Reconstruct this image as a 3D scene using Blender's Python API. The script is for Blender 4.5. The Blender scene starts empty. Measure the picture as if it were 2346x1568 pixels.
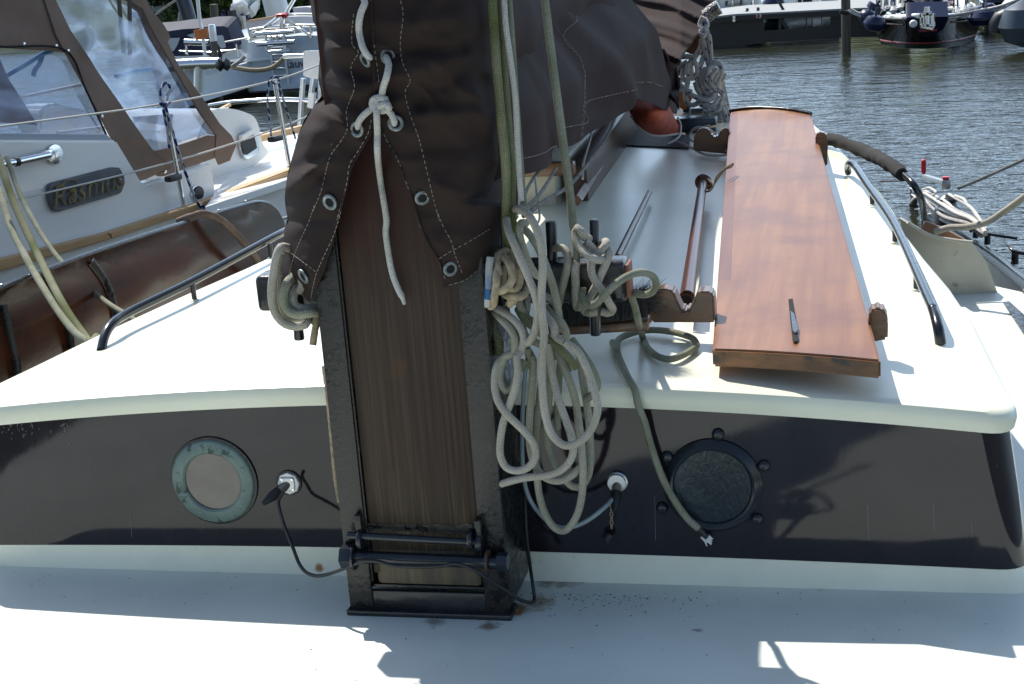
import bpy, bmesh, math, random
from mathutils import Vector, Matrix, noise, geometry
random.seed(7)
SC=bpy.context.scene; COL=SC.collection
# ------------------------------------------------------------ camera, sky, sun
# world frame: x to starboard, y aft along the sailing boat, z up; z=0 is the foredeck
CAMP=Vector((0,0,1.5))
RM=Matrix(((0.97439,0.00953,0.22466),(0.21301,0.28096,-0.93578),(-0.07204,0.95967,0.27174)))
cd=bpy.data.cameras.new('camera'); cam=bpy.data.objects.new('camera',cd); COL.objects.link(cam)
cd.sensor_width=36; cd.lens=51.7136; cd.clip_start=.05; cd.clip_end=3000
cam.matrix_world=Matrix.Translation(CAMP)@RM.to_4x4(); SC.camera=cam
SUN=Vector((-.213,.247,.44)).normalized()
w=bpy.data.worlds.new('World'); SC.world=w; w.use_nodes=True
nt=w.node_tree; bg=nt.nodes['Background']; sk=nt.nodes.new('ShaderNodeTexSky'); sk.sky_type='NISHITA'
sk.sun_disc=False; sk.sun_elevation=math.asin(SUN.z); sk.sun_rotation=math.atan2(SUN.x,SUN.y)
sk.air_density=1.0; sk.dust_density=1.0; sk.ozone_density=1.2
def _n(t,**k):
    n=nt.nodes.new(t)
    for a,b in k.items(): setattr(n,a,b)
    return n
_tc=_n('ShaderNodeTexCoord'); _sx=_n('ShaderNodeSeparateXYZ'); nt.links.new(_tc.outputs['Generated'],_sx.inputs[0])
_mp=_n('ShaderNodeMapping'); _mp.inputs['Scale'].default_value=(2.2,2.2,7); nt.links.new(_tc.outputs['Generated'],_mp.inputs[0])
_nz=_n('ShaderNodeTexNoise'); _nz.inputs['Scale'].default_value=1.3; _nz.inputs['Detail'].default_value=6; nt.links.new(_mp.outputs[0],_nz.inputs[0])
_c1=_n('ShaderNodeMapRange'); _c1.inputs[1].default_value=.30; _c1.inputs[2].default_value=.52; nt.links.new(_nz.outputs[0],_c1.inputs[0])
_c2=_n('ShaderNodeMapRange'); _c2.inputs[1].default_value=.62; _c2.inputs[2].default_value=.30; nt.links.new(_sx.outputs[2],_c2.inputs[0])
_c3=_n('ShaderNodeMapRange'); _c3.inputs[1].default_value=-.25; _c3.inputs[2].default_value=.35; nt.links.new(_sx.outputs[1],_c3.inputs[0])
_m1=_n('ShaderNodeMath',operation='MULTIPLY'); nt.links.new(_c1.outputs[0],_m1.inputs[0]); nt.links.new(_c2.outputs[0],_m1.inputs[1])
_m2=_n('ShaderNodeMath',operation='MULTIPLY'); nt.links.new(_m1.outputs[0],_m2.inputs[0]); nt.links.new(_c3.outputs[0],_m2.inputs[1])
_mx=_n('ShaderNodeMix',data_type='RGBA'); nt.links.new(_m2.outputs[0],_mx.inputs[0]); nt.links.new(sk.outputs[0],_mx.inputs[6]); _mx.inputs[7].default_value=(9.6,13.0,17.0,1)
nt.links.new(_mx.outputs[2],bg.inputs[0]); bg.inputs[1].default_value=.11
ld=bpy.data.lights.new('sun','SUN'); ld.energy=4.5; ld.angle=math.radians(.5); ld.color=(1,.96,.89)
lo=bpy.data.objects.new('sun',ld); COL.objects.link(lo); lo.rotation_euler=SUN.to_track_quat('Z','Y').to_euler()
SC.view_settings.view_transform='Standard'; SC.view_settings.look='None'; SC.view_settings.gamma=1
SC.view_settings.exposure=.46
SC.cycles.max_bounces=8; SC.cycles.transparent_max_bounces=24; SC.cycles.caustics_reflective=False; SC.cycles.caustics_refractive=False
SC.cycles.use_denoising=True

# ------------------------------------------------------------ finding real positions (view survey -> metres)
FP=3370.
def ray(x,y): return (RM@Vector((x-1173.,-(y-784.),-FP))).normalized()
def pv(x,y,v): d=ray(x,y); return CAMP+d*(v/d.y)
def pu(x,y,u): d=ray(x,y); return CAMP+d*(u/d.x)
def pz(x,y,z): d=ray(x,y); return CAMP+d*((z-1.5)/d.z)
def pd(x,y,d):  # d>1.9: plane y=d ; else plane z=d
    return pv(x,y,d) if d>1.9 else pz(x,y,d)
class Wall:     # vertical plane through two points
    def __init__(s,a,b):
        s.a=a; t=(b-a); t.z=0; s.t=t.normalized(); s.n=Vector((-s.t.y,s.t.x,0))
        if s.n.dot(a-CAMP)<0: s.n=-s.n
    def p(s,x,y,off=0):
        d=ray(x,y); return CAMP+d*(((s.a+s.n*off-CAMP).dot(s.n))/d.dot(s.n))
# crops used when tracing
K={1:(0,0,.3232),2:(610,0,.3232),3:(1313.7,0,.4428),4:(0,469.2,.3232),5:(610,469.2,.2633),6:(1079,422.3,.2693),
   7:(1079,797.6,.3291),8:(563,1079,.32),9:(1595.2,356.6,.3711),10:(1595.2,844.5,.4614),11:(0,844.5,.4614),
   12:(1454.4,0,.2035),13:(1876.7,0,.2035),14:(356.6,0,.2035)}
def Z(k,pts,*e):
    ox,oy,s=K[k]
    return [(ox+p[0]*s,oy+p[1]*s)+tuple(p[2:] if len(p)>2 else e) for p in pts]

# ------------------------------------------------------------ materials
def M(name,c,r=.5,metal=0,c2=None,ns=5,nd=4,st=(1,1,1),lo=.4,hi=.62,bump=0,bs=20,bst=None,coat=0,r2=None,spots=(),spec=.5,c3=None,n3=40,lo3=.6,hi3=.66,trans=0,bdist=.01):
    m=bpy.data.materials.new(name); m.use_nodes=True; t=m.node_tree; N=t.nodes.new; L=t.links.new
    b=t.nodes['Principled BSDF']; b.inputs['Roughness'].default_value=r; b.inputs['Metallic'].default_value=metal
    b.inputs['Specular IOR Level'].default_value=spec
    b.inputs['Coat Weight'].default_value=coat; b.inputs['Coat Roughness'].default_value=.06
    if trans: b.inputs['Transmission Weight'].default_value=trans
    co=N('ShaderNodeTexCoord')
    def nz(sc,det,s=(1,1,1),rough=.6):
        mp=N('ShaderNodeMapping'); mp.inputs['Scale'].default_value=s; L(co.outputs['Object'],mp.inputs[0])
        n=N('ShaderNodeTexNoise'); n.inputs['Scale'].default_value=sc; n.inputs['Detail'].default_value=det; n.inputs['Roughness'].default_value=rough
        L(mp.outputs[0],n.inputs[0]); return n
    def ramp(src,a,bb):
        mr=N('ShaderNodeMapRange'); mr.inputs[1].default_value=a; mr.inputs[2].default_value=bb; L(src,mr.inputs[0]); return mr.outputs[0]
    def mix(f,a,bb):
        x=N('ShaderNodeMix'); x.data_type='RGBA'; L(f,x.inputs[0])
        for i,q in ((6,a),(7,bb)):
            if isinstance(q,tuple): x.inputs[i].default_value=q+(1,)
            else: L(q,x.inputs[i])
        return x.outputs[2]
    out=None
    if c2:
        f=ramp(nz(ns,nd,st).outputs[0],lo,hi); out=mix(f,c,c2)
        if r2 is not None:
            mr=N('ShaderNodeMapRange'); mr.inputs[3].default_value=r; mr.inputs[4].default_value=r2; L(f,mr.inputs[0]); L(mr.outputs[0],b.inputs['Roughness'])
    if c3: out=mix(ramp(nz(n3,3).outputs[0],lo3,hi3),out if out is not None else c,c3)
    if spots:
        wn=nz(35,3)
        for (p,rad,colr) in spots:
            p=(p[0]+.95,p[1]-4,p[2]+1.2)
            vm=N('ShaderNodeVectorMath'); vm.operation='DISTANCE'; L(co.outputs['Object'],vm.inputs[0]); vm.inputs[1].default_value=p
            a=N('ShaderNodeMath'); a.operation='MULTIPLY_ADD'; L(wn.outputs[0],a.inputs[0]); a.inputs[1].default_value=rad*2.2; L(vm.outputs['Value'],a.inputs[2])
            mr=N('ShaderNodeMapRange'); mr.inputs[1].default_value=rad*2.1; mr.inputs[2].default_value=rad*1.3; L(a.outputs[0],mr.inputs[0])
            out=mix(mr.outputs[0],out if out is not None else c,colr)
    if out is not None: L(out,b.inputs['Base Color'])
    else: b.inputs['Base Color'].default_value=tuple(c)+(1,)
    if bump:
        bp=N('ShaderNodeBump'); bp.inputs['Strength'].default_value=bump; bp.inputs['Distance'].default_value=bdist
        L(nz(bs,5,bst or st).outputs[0],bp.inputs['Height']); L(bp.outputs[0],b.inputs['Normal'])
        if coat: L(bp.outputs[0],b.inputs['Coat Normal'])
    return m
def rope_mat(name,c,c2,k=8,p=8,ns=14,fleck=None,lo=.42,hi=.6,depth=.45):
    m=bpy.data.materials.new(name); m.use_nodes=True; t=m.node_tree; N=t.nodes.new; L=t.links.new
    b=t.nodes['Principled BSDF']; b.inputs['Roughness'].default_value=.85; b.inputs['Specular IOR Level'].default_value=.2
    uv=N('ShaderNodeUVMap'); sp=N('ShaderNodeSeparateXYZ'); L(uv.outputs[0],sp.inputs[0])
    def mt(op,a,bb=None,cc=None):
        n=N('ShaderNodeMath'); n.operation=op
        for i,q in enumerate((a,bb,cc)):
            if q is None: continue
            if isinstance(q,(int,float)): n.inputs[i].default_value=q
            else: L(q,n.inputs[i])
        return n.outputs[0]
    U=mt('MULTIPLY',sp.outputs[0],6.2832*p); V=mt('MULTIPLY',sp.outputs[1],6.2832*k)
    s=mt('MULTIPLY',mt('SINE',mt('ADD',U,V)),mt('SINE',mt('SUBTRACT',U,V)))
    s=mt('MULTIPLY_ADD',s,.5,.5)
    co=N('ShaderNodeTexCoord'); n=N('ShaderNodeTexNoise'); n.inputs['Scale'].default_value=ns; n.inputs['Detail'].default_value=5; L(co.outputs['Object'],n.inputs[0])
    mr=N('ShaderNodeMapRange'); mr.inputs[1].default_value=lo; mr.inputs[2].default_value=hi; L(n.outputs[0],mr.inputs[0])
    x=N('ShaderNodeMix'); x.data_type='RGBA'; x.inputs[6].default_value=c+(1,); x.inputs[7].default_value=c2+(1,); L(mr.outputs[0],x.inputs[0]); o=x.outputs[2]
    if fleck:
        f=mt('GREATER_THAN',mt('MULTIPLY',mt('SINE',mt('MULTIPLY',sp.outputs[0],6.2832*fleck[1])),mt('SINE',mt('MULTIPLY_ADD',sp.outputs[0],3.1416*fleck[1],mt('MULTIPLY',sp.outputs[1],6.2832*fleck[2])))),fleck[3])
        x2=N('ShaderNodeMix'); x2.data_type='RGBA'; L(f,x2.inputs[0]); L(o,x2.inputs[6]); x2.inputs[7].default_value=fleck[0]+(1,); o=x2.outputs[2]
    nf=N('ShaderNodeTexNoise'); nf.inputs['Scale'].default_value=320; nf.inputs['Detail'].default_value=3; L(co.outputs['Object'],nf.inputs[0])
    mf=N('ShaderNodeMapRange'); mf.inputs[1].default_value=.35; mf.inputs[2].default_value=.6; mf.inputs[3].default_value=.78; mf.inputs[4].default_value=1.04; L(nf.outputs[0],mf.inputs[0])
    g=N('ShaderNodeMix'); g.data_type='RGBA'; g.blend_type='MULTIPLY'; g.inputs[0].default_value=1; L(o,g.inputs[6])
    v=mt('MULTIPLY',mt('MULTIPLY_ADD',s,depth,1-depth*.6),mf.outputs[0]); cb=N('ShaderNodeCombineXYZ')
    for i in range(3): L(v,cb.inputs[i])
    L(cb.outputs[0],g.inputs[7]); L(g.outputs[2],b.inputs['Base Color'])
    bp=N('ShaderNodeBump'); bp.inputs['Strength'].default_value=.7; bp.inputs['Distance'].default_value=.002; L(s,bp.inputs['Height']); L(bp.outputs[0],b.inputs['Normal'])
    return m
white=M('white_paint',(.80,.80,.765),.35,c2=(.72,.72,.68),ns=3,bump=.05,bs=60,c3=(.6,.58,.52),n3=9,lo3=.64,hi3=.8)
# dirt and rust marks that sit on the paint
rust=(.33,.13,.03); dirt=(.10,.09,.07); tan=(.45,.30,.16)
deck_spots=[(tuple(pz(1195,1395,0)),.035,rust),(tuple(pz(1260,1335,0)),.05,(.2,.17,.13)),(tuple(pz(1500,1330,0)),.02,dirt),(tuple(pz(1240,1385,0)),.04,(.45,.36,.26)),
  (tuple(pz(760,1312,0)),.02,(.35,.32,.28)),(tuple(pz(310,1303,0)),.022,(.2,.19,.17)),(tuple(pz(1745,1340,0)),.02,(.25,.22,.18)),(tuple(pz(1600,1448,0)),.012,(.2,.19,.18)),(tuple(pz(2090,1335,0)),.014,tan),(tuple(pz(1230,1385,0)),.05,(.40,.34,.24)),(tuple(pz(1185,1408,0)),.018,(.40,.17,.04)),(tuple(pz(1000,1430,0)),.03,(.30,.29,.25)),(tuple(pz(1120,1436,0)),.03,(.25,.22,.17)),(tuple(pz(1300,1330,0)),.06,(.34,.32,.26)),(tuple(pz(1420,1325,0)),.03,(.25,.24,.2)),(tuple(pz(500,1310,0)),.02,(.4,.4,.35)),(tuple(pz(1880,1345,0)),.035,(.50,.46,.36)),(tuple(pz(1590,1447,0)),.008,(.1,.1,.1))]
deckm=M('deck_paint',(.74,.78,.70),.42,c2=(.66,.70,.63),ns=2.3,c3=(.33,.32,.30),n3=38,lo3=.735,hi3=.75,spots=deck_spots,bump=.12,bs=220,bdist=.002)
wall_spots=[(tuple(pv(731,1302,3.12)),.012,rust),(tuple(pv(110,928,3.1)),.011,rust),(tuple(pv(367,918,3.1)),.009,rust),(tuple(pv(1195,1290,3.12)),.03,(.45,.38,.27))]
wallm=M('cabin_white',(.86,.86,.70),.4,c2=(.79,.79,.64),ns=4,c3=(.45,.40,.30),n3=17,lo3=.68,hi3=.8,spots=wall_spots,bump=.05,bs=60)
roofm=M('roof_paint',(.82,.82,.66),.3,c2=(.77,.77,.61),ns=3,c3=(.30,.29,.27),n3=30,lo3=.76,hi3=.775,spots=[(tuple(pz(1380,858,.47)),.007,(.02,.02,.025)),(tuple(pv(1655,899,3.1)),.006,(.05,.05,.05))],bump=.1,bs=7,bdist=.006)
band=M('dark_band_paint',(.014,.011,.015),.06,c2=(.018,.014,.018),ns=3,r2=.09,c3=(.05,.05,.055),n3=55,lo3=.73,hi3=.77,bump=.03,bs=20,st=(3,3,1),bdist=.003)
black=M('black_steel_paint',(.012,.013,.015),.16,c2=(.03,.03,.032),ns=9,r2=.3,bump=.35,bs=45,bdist=.004)
blackr=M('tarred_black_paint',(.010,.010,.011),.10,c2=(.024,.022,.019),ns=34,lo=.44,hi=.50,r2=.38,spec=.45,bump=.5,bs=75,bdist=.004,c3=(.09,.05,.03),n3=14,lo3=.68,hi3=.74)
blacks=M('smooth_black_paint',(.014,.018,.024),.2,bump=.08,bs=30)
def woodm(name,a,b_,st,r=.45,coat=0,c3=None,lo=.38,hi=.62,bump=.2,**k):
    return M(name,a,r,c2=b_,ns=1,nd=6,st=st,lo=lo,hi=hi,bump=bump,bs=1,bst=st,coat=coat,c3=c3,bdist=.002,**k)
mastw=woodm('weathered_mast_wood',(.026,.016,.011),(.052,.034,.023),(120,120,2.0),.6,spec=.25,c3=(.085,.032,.014),n3=6,lo3=.62,hi3=.8)
def mast_top(m):   # varnish survives dark red under the cover, grey below
    t=m.node_tree; N=t.nodes.new; L=t.links.new; b=t.nodes['Principled BSDF']; old=b.inputs['Base Color'].links[0].from_socket
    co=N('ShaderNodeTexCoord'); sp=N('ShaderNodeSeparateXYZ'); L(co.outputs['Object'],sp.inputs[0])
    n=N('ShaderNodeTexNoise'); n.inputs['Scale'].default_value=9; mp=N('ShaderNodeMapping'); mp.inputs['Scale'].default_value=(3,3,.6); L(co.outputs['Object'],mp.inputs[0]); L(mp.outputs[0],n.inputs[0])
    a=N('ShaderNodeMath'); a.operation='MULTIPLY_ADD'; a.inputs[1].default_value=.35; L(n.outputs[0],a.inputs[0]); L(sp.outputs[2],a.inputs[2])
    for lo_,hi_,c in ((2.08,2.38,(.035,.012,.009)),):
        mr=N('ShaderNodeMapRange'); mr.inputs[1].default_value=lo_; mr.inputs[2].default_value=hi_; L(a.outputs[0],mr.inputs[0])
        x=N('ShaderNodeMix'); x.data_type='RGBA'; L(mr.outputs[0],x.inputs[0]); L(old,x.inputs[6]); x.inputs[7].default_value=c+(1,); old=x.outputs[2]
    mr=N('ShaderNodeMapRange'); mr.inputs[1].default_value=1.78; mr.inputs[2].default_value=1.50; L(a.outputs[0],mr.inputs[0])
    x=N('ShaderNodeMix'); x.data_type='RGBA'; L(mr.outputs[0],x.inputs[0]); L(old,x.inputs[6])
    g=N('ShaderNodeTexNoise'); g.inputs['Scale'].default_value=1; g.inputs['Detail'].default_value=5; mp2=N('ShaderNodeMapping'); mp2.inputs['Scale'].default_value=(190,190,4); L(co.outputs['Object'],mp2.inputs[0]); L(mp2.outputs[0],g.inputs[0])
    mr2=N('ShaderNodeMapRange'); mr2.inputs[1].default_value=.48; mr2.inputs[2].default_value=.70; L(g.outputs[0],mr2.inputs[0])
    y=N('ShaderNodeMix'); y.data_type='RGBA'; L(mr2.outputs[0],y.inputs[0]); y.inputs[6].default_value=(.046,.035,.025,1); y.inputs[7].default_value=(.12,.088,.045,1); L(y.outputs[2],x.inputs[7])
    L(x.outputs[2],b.inputs['Base Color'])
mast_top(mastw)
mastlow=woodm('bare_grey_mast_wood',(.075,.062,.042),(.13,.10,.06),(80,80,3),.6,c3=(.04,.035,.03),n3=9,lo3=.6,hi3=.75)
plankw=woodm('varnished_plank_wood',(.22,.080,.022),(.30,.125,.038),(26,.9,26),.40,coat=.06,c3=(.16,.055,.022),n3=5,lo3=.45,hi3=.8,bump=.05)
plankb=woodm('plank_border_varnish',(.15,.052,.028),(.19,.07,.036),(22,1.6,22),.42,coat=.05,bump=.05)
endw=woodm('plank_end_grain',(.26,.12,.05),(.12,.06,.03),(5,30,30),.5,c3=(.04,.04,.035),n3=12,lo3=.58,hi3=.66)
chockw=woodm('chock_wood',(.20,.10,.045),(.11,.055,.03),(6,30,30),.35,coat=.3,c3=(.03,.028,.025),n3=14,lo3=.55,hi3=.65)
polew=woodm('varnished_pole_wood',(.09,.022,.010),(.05,.014,.008),(30,3,30),.3,coat=0,bump=.15)
leew=woodm('varnished_leeboard_wood',(.085,.024,.008),(.030,.010,.005),(2.2,1.2,6),.18,coat=.0,spec=.35,c3=(.02,.012,.008),n3=3,lo3=.5,hi3=.75,bump=.35)
teak=woodm('oiled_teak',(.60,.38,.18),(.48,.29,.13),(3,3,20),.5)
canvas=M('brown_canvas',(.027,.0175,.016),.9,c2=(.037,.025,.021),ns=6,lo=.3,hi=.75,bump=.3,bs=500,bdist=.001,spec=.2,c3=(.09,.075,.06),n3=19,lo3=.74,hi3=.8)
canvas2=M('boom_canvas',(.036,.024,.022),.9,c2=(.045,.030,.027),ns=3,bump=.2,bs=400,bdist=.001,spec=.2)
canvas3=M('sunlit_sail_canvas',(.050,.034,.031),.9,c2=(.038,.026,.024),ns=4,bump=.2,bs=300,bdist=.001,spec=.2)  # lighter copy of the boom canvas, sun on the folds put into its colour
tancan=M('taupe_canopy_canvas',(.20,.14,.105),.9,c2=(.165,.115,.085),ns=3,bump=.1,bs=300,spec=.2,bdist=.001)
thread=M('pale_thread',(.26,.23,.20),.8)
zinc=M('dull_zinc',(.28,.31,.31),.45,metal=.7,c2=(.16,.18,.18),ns=60,r2=.6)
chrome=M('polished_steel',(.75,.76,.77),.16,metal=1,bump=.03,bs=20)
galv=M('brushed_aluminium',(.62,.64,.66),.35,metal=.9)
hole=M('dark_opening',(.006,.006,.007),.9)
ropeA=rope_mat('grey_green_braid',(.43,.41,.33),(.24,.25,.15),lo=.4,hi=.75,ns=8)
ropeP=rope_mat('pale_braid',(.52,.48,.41),(.36,.34,.26),lo=.4,hi=.75,ns=8)
ropeG=rope_mat('mossy_green_braid',(.27,.27,.17),(.12,.135,.05),ns=6,lo=.35,hi=.65)
ropeD=rope_mat('dirty_green_braid',(.34,.34,.26),(.19,.21,.13),ns=14,lo=.35,hi=.75)
ropeW=rope_mat('white_lacing_braid',(.66,.64,.60),(.54,.52,.47),k=6,p=6,lo=.3,hi=.8)
ropeT=rope_mat('tan_laid_rope',(.48,.39,.26),(.33,.27,.18),k=0,p=0,depth=0,ns=60)
ropeF=rope_mat('white_braid_with_blue_flecks',(.50,.47,.45),(.38,.36,.34),fleck=((.03,.05,.12),.9,2,.80))
ropeB=rope_mat('blue_white_braid',(.62,.64,.68),(.5,.52,.56),fleck=((.02,.04,.16),.55,1,.15))
ropeS=rope_mat('grey_thin_line',(.30,.29,.26),(.2,.2,.18))
rubber=M('black_rubber',(.015,.016,.018),.45)
bluep=M('fender_blue',(.005,.010,.045),.35)
redp=M('red_plastic',(.55,.02,.03),.3)
glossw=M('white_gelcoat',(.86,.86,.82),.22,c2=(.82,.82,.79),ns=2,coat=.2,bump=.04,bs=4)
bluew=M('pale_blue_white_gelcoat',(.66,.72,.76),.3,c2=(.6,.67,.72),ns=2)
cream=M('cream_paint',(.62,.58,.46),.4,c2=(.55,.51,.40),ns=5,c3=(.3,.24,.15),n3=14,lo3=.64,hi3=.75)
navy=M('navy_canvas',(.012,.018,.045),.75,c2=(.018,.026,.06),ns=3)
navyp=M('navy_paint',(.008,.014,.04),.12)
blackh=M('black_hull_paint',(.006,.007,.009),.05,bump=.1,bs=2)
bronze=M('verdigris_bronze',(.13,.18,.165),.5,metal=.2,c2=(.17,.235,.21),ns=18,c3=(.04,.07,.06),n3=30)
glassd=M('dark_port_glass',(.012,.018,.018),.09,bump=0)
glassr=M('rippled_port_glass',(.010,.018,.022),.12,c2=(.03,.05,.055),ns=5,r2=.22,bump=.45,bs=110,bst=(1,1,.5),c3=(.05,.065,.065),n3=130,lo3=.60,hi3=.75,bdist=.004)  # pale specks are glints of the rippled glass put into the colour
mirrorg=M('brown_reflecting_glass',(.11,.09,.075),.05,coat=.6,c2=(.13,.11,.09),ns=30)
pilew=M('wet_pile_timber',(.07,.06,.045),.7,c2=(.13,.11,.08),ns=2,st=(8,8,.6),bump=.6,bs=6,bst=(8,8,.6))
def film(name,tint,a=.35,r=.08):
    m=bpy.data.materials.new(name); m.use_nodes=True; t=m.node_tree; N=t.nodes.new; L=t.links.new
    o=t.nodes['Material Output']; t.nodes.remove(t.nodes['Principled BSDF'])
    tr=N('ShaderNodeBsdfTransparent'); tr.inputs[0].default_value=tint+(1,)
    gl=N('ShaderNodeBsdfGlossy'); gl.inputs['Roughness'].default_value=r; gl.inputs['Color'].default_value=(.9,.92,1,1)
    df=N('ShaderNodeBsdfDiffuse'); df.inputs[0].default_value=(.45,.5,.6,1)
    co=N('ShaderNodeTexCoord'); mp=N('ShaderNodeMapping'); mp.inputs['Scale'].default_value=(2.2,2.2,5); mp.inputs['Rotation'].default_value=(.5,.6,0); L(co.outputs['Object'],mp.inputs[0])
    nz=N('ShaderNodeTexNoise'); nz.inputs['Scale'].default_value=1; nz.inputs['Detail'].default_value=5; nz.inputs['Distortion'].default_value=1.5; L(mp.outputs[0],nz.inputs[0])
    lw=N('ShaderNodeMapRange'); lw.inputs[1].default_value=.42; lw.inputs[2].default_value=.72; lw.inputs[3].default_value=a*.35; lw.inputs[4].default_value=min(.8,a*1.25); L(nz.outputs[0],lw.inputs[0])
    m1=N('ShaderNodeMixShader'); m1.inputs[0].default_value=.45; L(gl.outputs[0],m1.inputs[1]); L(df.outputs[0],m1.inputs[2])
    m2=N('ShaderNodeMixShader'); L(lw.outputs[0],m2.inputs[0]); L(tr.outputs[0],m2.inputs[1]); L(m1.outputs[0],m2.inputs[2])
    L(m2.outputs[0],o.inputs[0]); return m
vinyl=film('clear_vinyl',(.62,.66,.72),.30,.10); pane=film('window_pane',(.6,.66,.7),.3,.03)

# ------------------------------------------------------------ object helpers
def base(root):
    v=Vector((0,0,0))
    while root is not None: v+=root.location; root=root.parent
    return v
def link(name,me,m,parent=None):
    o=bpy.data.objects.new(name,me); COL.objects.link(o)
    if m is not None and not me.materials: me.materials.append(m)
    if parent is not None:
        o.parent=parent; me.transform(Matrix.Translation(-base(parent)))
    return o
def thing(name,loc,label,cat,group=None):
    o=bpy.data.objects.new(name,None); o.empty_display_size=.1; COL.objects.link(o); o.location=loc
    o['label']=label; o['category']=cat
    if group: o['group']=group
    return o
def tag(o,label,cat,group=None,kind=None):
    o['label']=label; o['category']=cat
    if group: o['group']=group
    if kind: o['kind']=kind
    return o
def struct(o): o['kind']='structure'; return o
def fin(name,bm,m,parent=None,smooth=True,ang=40):
    bmesh.ops.recalc_face_normals(bm,faces=bm.faces[:])
    me=bpy.data.meshes.new(name); 
    if smooth:
        for f in bm.faces: f.smooth=True
        for e in bm.edges:
            if len(e.link_faces)==2 and e.calc_face_angle(0)>math.radians(ang): e.smooth=False
    bm.to_mesh(me); bm.free(); return link(name,me,m,parent)
def smoothpath(P,step):
    if len(P)<3: 
        n=max(1,int((P[1]-P[0]).length/step)); return [P[0].lerp(P[1],i/n) for i in range(n+1)]
    Q=[2*P[0]-P[1]]+P+[2*P[-1]-P[-2]]; out=[]
    for i in range(1,len(Q)-2):
        n=max(1,int((Q[i+1]-Q[i]).length/step))
        for k in range(n):
            t=k/n; a,b,c,d=Q[i-1:i+3]
            out.append(.5*((2*b)+(-a+c)*t+(2*a-5*b+4*c-d)*t*t+(-a+3*b-3*c+d)*t*t*t))
    out.append(P[-1]); return out
def sweep(bm,P,r,n=10,step=None,twist=0,closed_path=False,rf=None,flat=1,straight=False):
    uvl=bm.loops.layers.uv.verify()
    S=smoothpath(P,step or max(r*.9,.004)) if not straight else P
    rings=[];L=0;T0=None;N0=None
    for i,p in enumerate(S):
        t=(S[min(i+1,len(S)-1)]-S[max(i-1,0)])
        if t.length<1e-9: t=Vector((0,0,1))
        t.normalize()
        if N0 is None:
            a=Vector((0,0,1)) if abs(t.z)<.9 else Vector((1,0,0)); N0=(a-t*a.dot(t)).normalized()
        else: N0=(N0-t*N0.dot(t)).normalized()
        B=t.cross(N0)
        if i: L+=(p-S[i-1]).length
        rr=r if rf is None else r*rf(i/(len(S)-1))
        ring=[]
        for k in range(n):
            th=2*math.pi*k/n; q=rr
            if twist: q=rr*(.84+.16*abs(math.sin(1.5*(th-L*twist)))**.5*1.25)
            ring.append(bm.verts.new(p+N0*math.cos(th)*q+B*math.sin(th)*q*flat))
        rings.append((ring,L/(2*math.pi*r)))
    for (a,la),(b,lb) in zip(rings,rings[1:]):
        for k in range(n):
            f=bm.faces.new((a[k],a[(k+1)%n],b[(k+1)%n],b[k]))
            for lp,(uu,vv) in zip(f.loops,((la,k/n),(la,(k+1)/n),(lb,(k+1)/n),(lb,k/n))): lp[uvl].uv=(uu,vv)
    if n>2: bm.faces.new(rings[0][0][::-1]); bm.faces.new(rings[-1][0])
def tube(name,pts,r,m,parent=None,n=10,**k):
    bm=bmesh.new(); sweep(bm,[Vector(p) for p in pts],r,n,**k); return fin(name,bm,m,parent,ang=60)
def tubes(name,lists,r,m,parent=None,n=10,**k):
    bm=bmesh.new()
    for l in lists: sweep(bm,[Vector(p) for p in l],r,n,**k)
    return fin(name,bm,m,parent,ang=60)
def rod(name,a,b,r,m,parent=None,n=16): return tube(name,[a,b],r,m,parent,n,step=100)
def rod_bm(bm,a,b,r,n=14): sweep(bm,[Vector(a),Vector(b)],r,n,step=100)
def trace(pts): return [pd(*p) for p in pts]
def rope(name,pts,r,m,parent=None,**k): return tube(name,trace(pts),r,m,parent,**k)
def box_bm(bm,c,s,rot=None,bev=0,seg=2):
    g=bmesh.ops.create_cube(bm,size=1)['verts']
    for v in g: v.co=Vector((v.co.x*s[0],v.co.y*s[1],v.co.z*s[2]))
    if bev:
        es=list({e for v in g for e in v.link_edges})
        g=bmesh.ops.bevel(bm,geom=es,offset=bev,segments=seg,affect='EDGES',profile=.5)['verts']+[v for v in g if v.is_valid]
        g=list(set(g))
    R=(rot if rot is not None else Matrix.Identity(3))
    for v in g: v.co=R@v.co+Vector(c)
def box(name,c,s,m,parent=None,rot=None,bev=.003,seg=2):
    bm=bmesh.new(); box_bm(bm,c,s,rot,bev,seg); return fin(name,bm,m,parent)
def beam(name,a,b,wd,ht,m,parent=None,bev=.004,upv=Vector((0,0,1))):
    a=Vector(a);b=Vector(b); y=(b-a).normalized(); x=y.cross(upv).normalized(); z=x.cross(y)
    return box(name,(a+b)/2,(wd,(b-a).length,ht),m,parent,Matrix((x,y,z)).transposed(),bev)
def gridpoly(poly,step,sy=None):
    bm=bmesh.new(); f=bm.faces.new([bm.verts.new((x,y,0)) for x,y in poly])
    bmesh.ops.triangulate(bm,faces=[f])
    xs=[p[0] for p in poly]; ys=[p[1] for p in poly]
    for ax,a,b,s in ((0,min(xs),max(xs),step),(1,min(ys),max(ys),sy or step)):
        q=a+s
        while q<b-s*.2:
            co=[0,0,0];no=[0,0,0];co[ax]=q;no[ax]=1
            bmesh.ops.bisect_plane(bm,geom=bm.verts[:]+bm.edges[:]+bm.faces[:],plane_co=co,plane_no=no,dist=1e-4); q+=s
    bmesh.ops.remove_doubles(bm,verts=bm.verts[:],dist=.01)
    return bm
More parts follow.
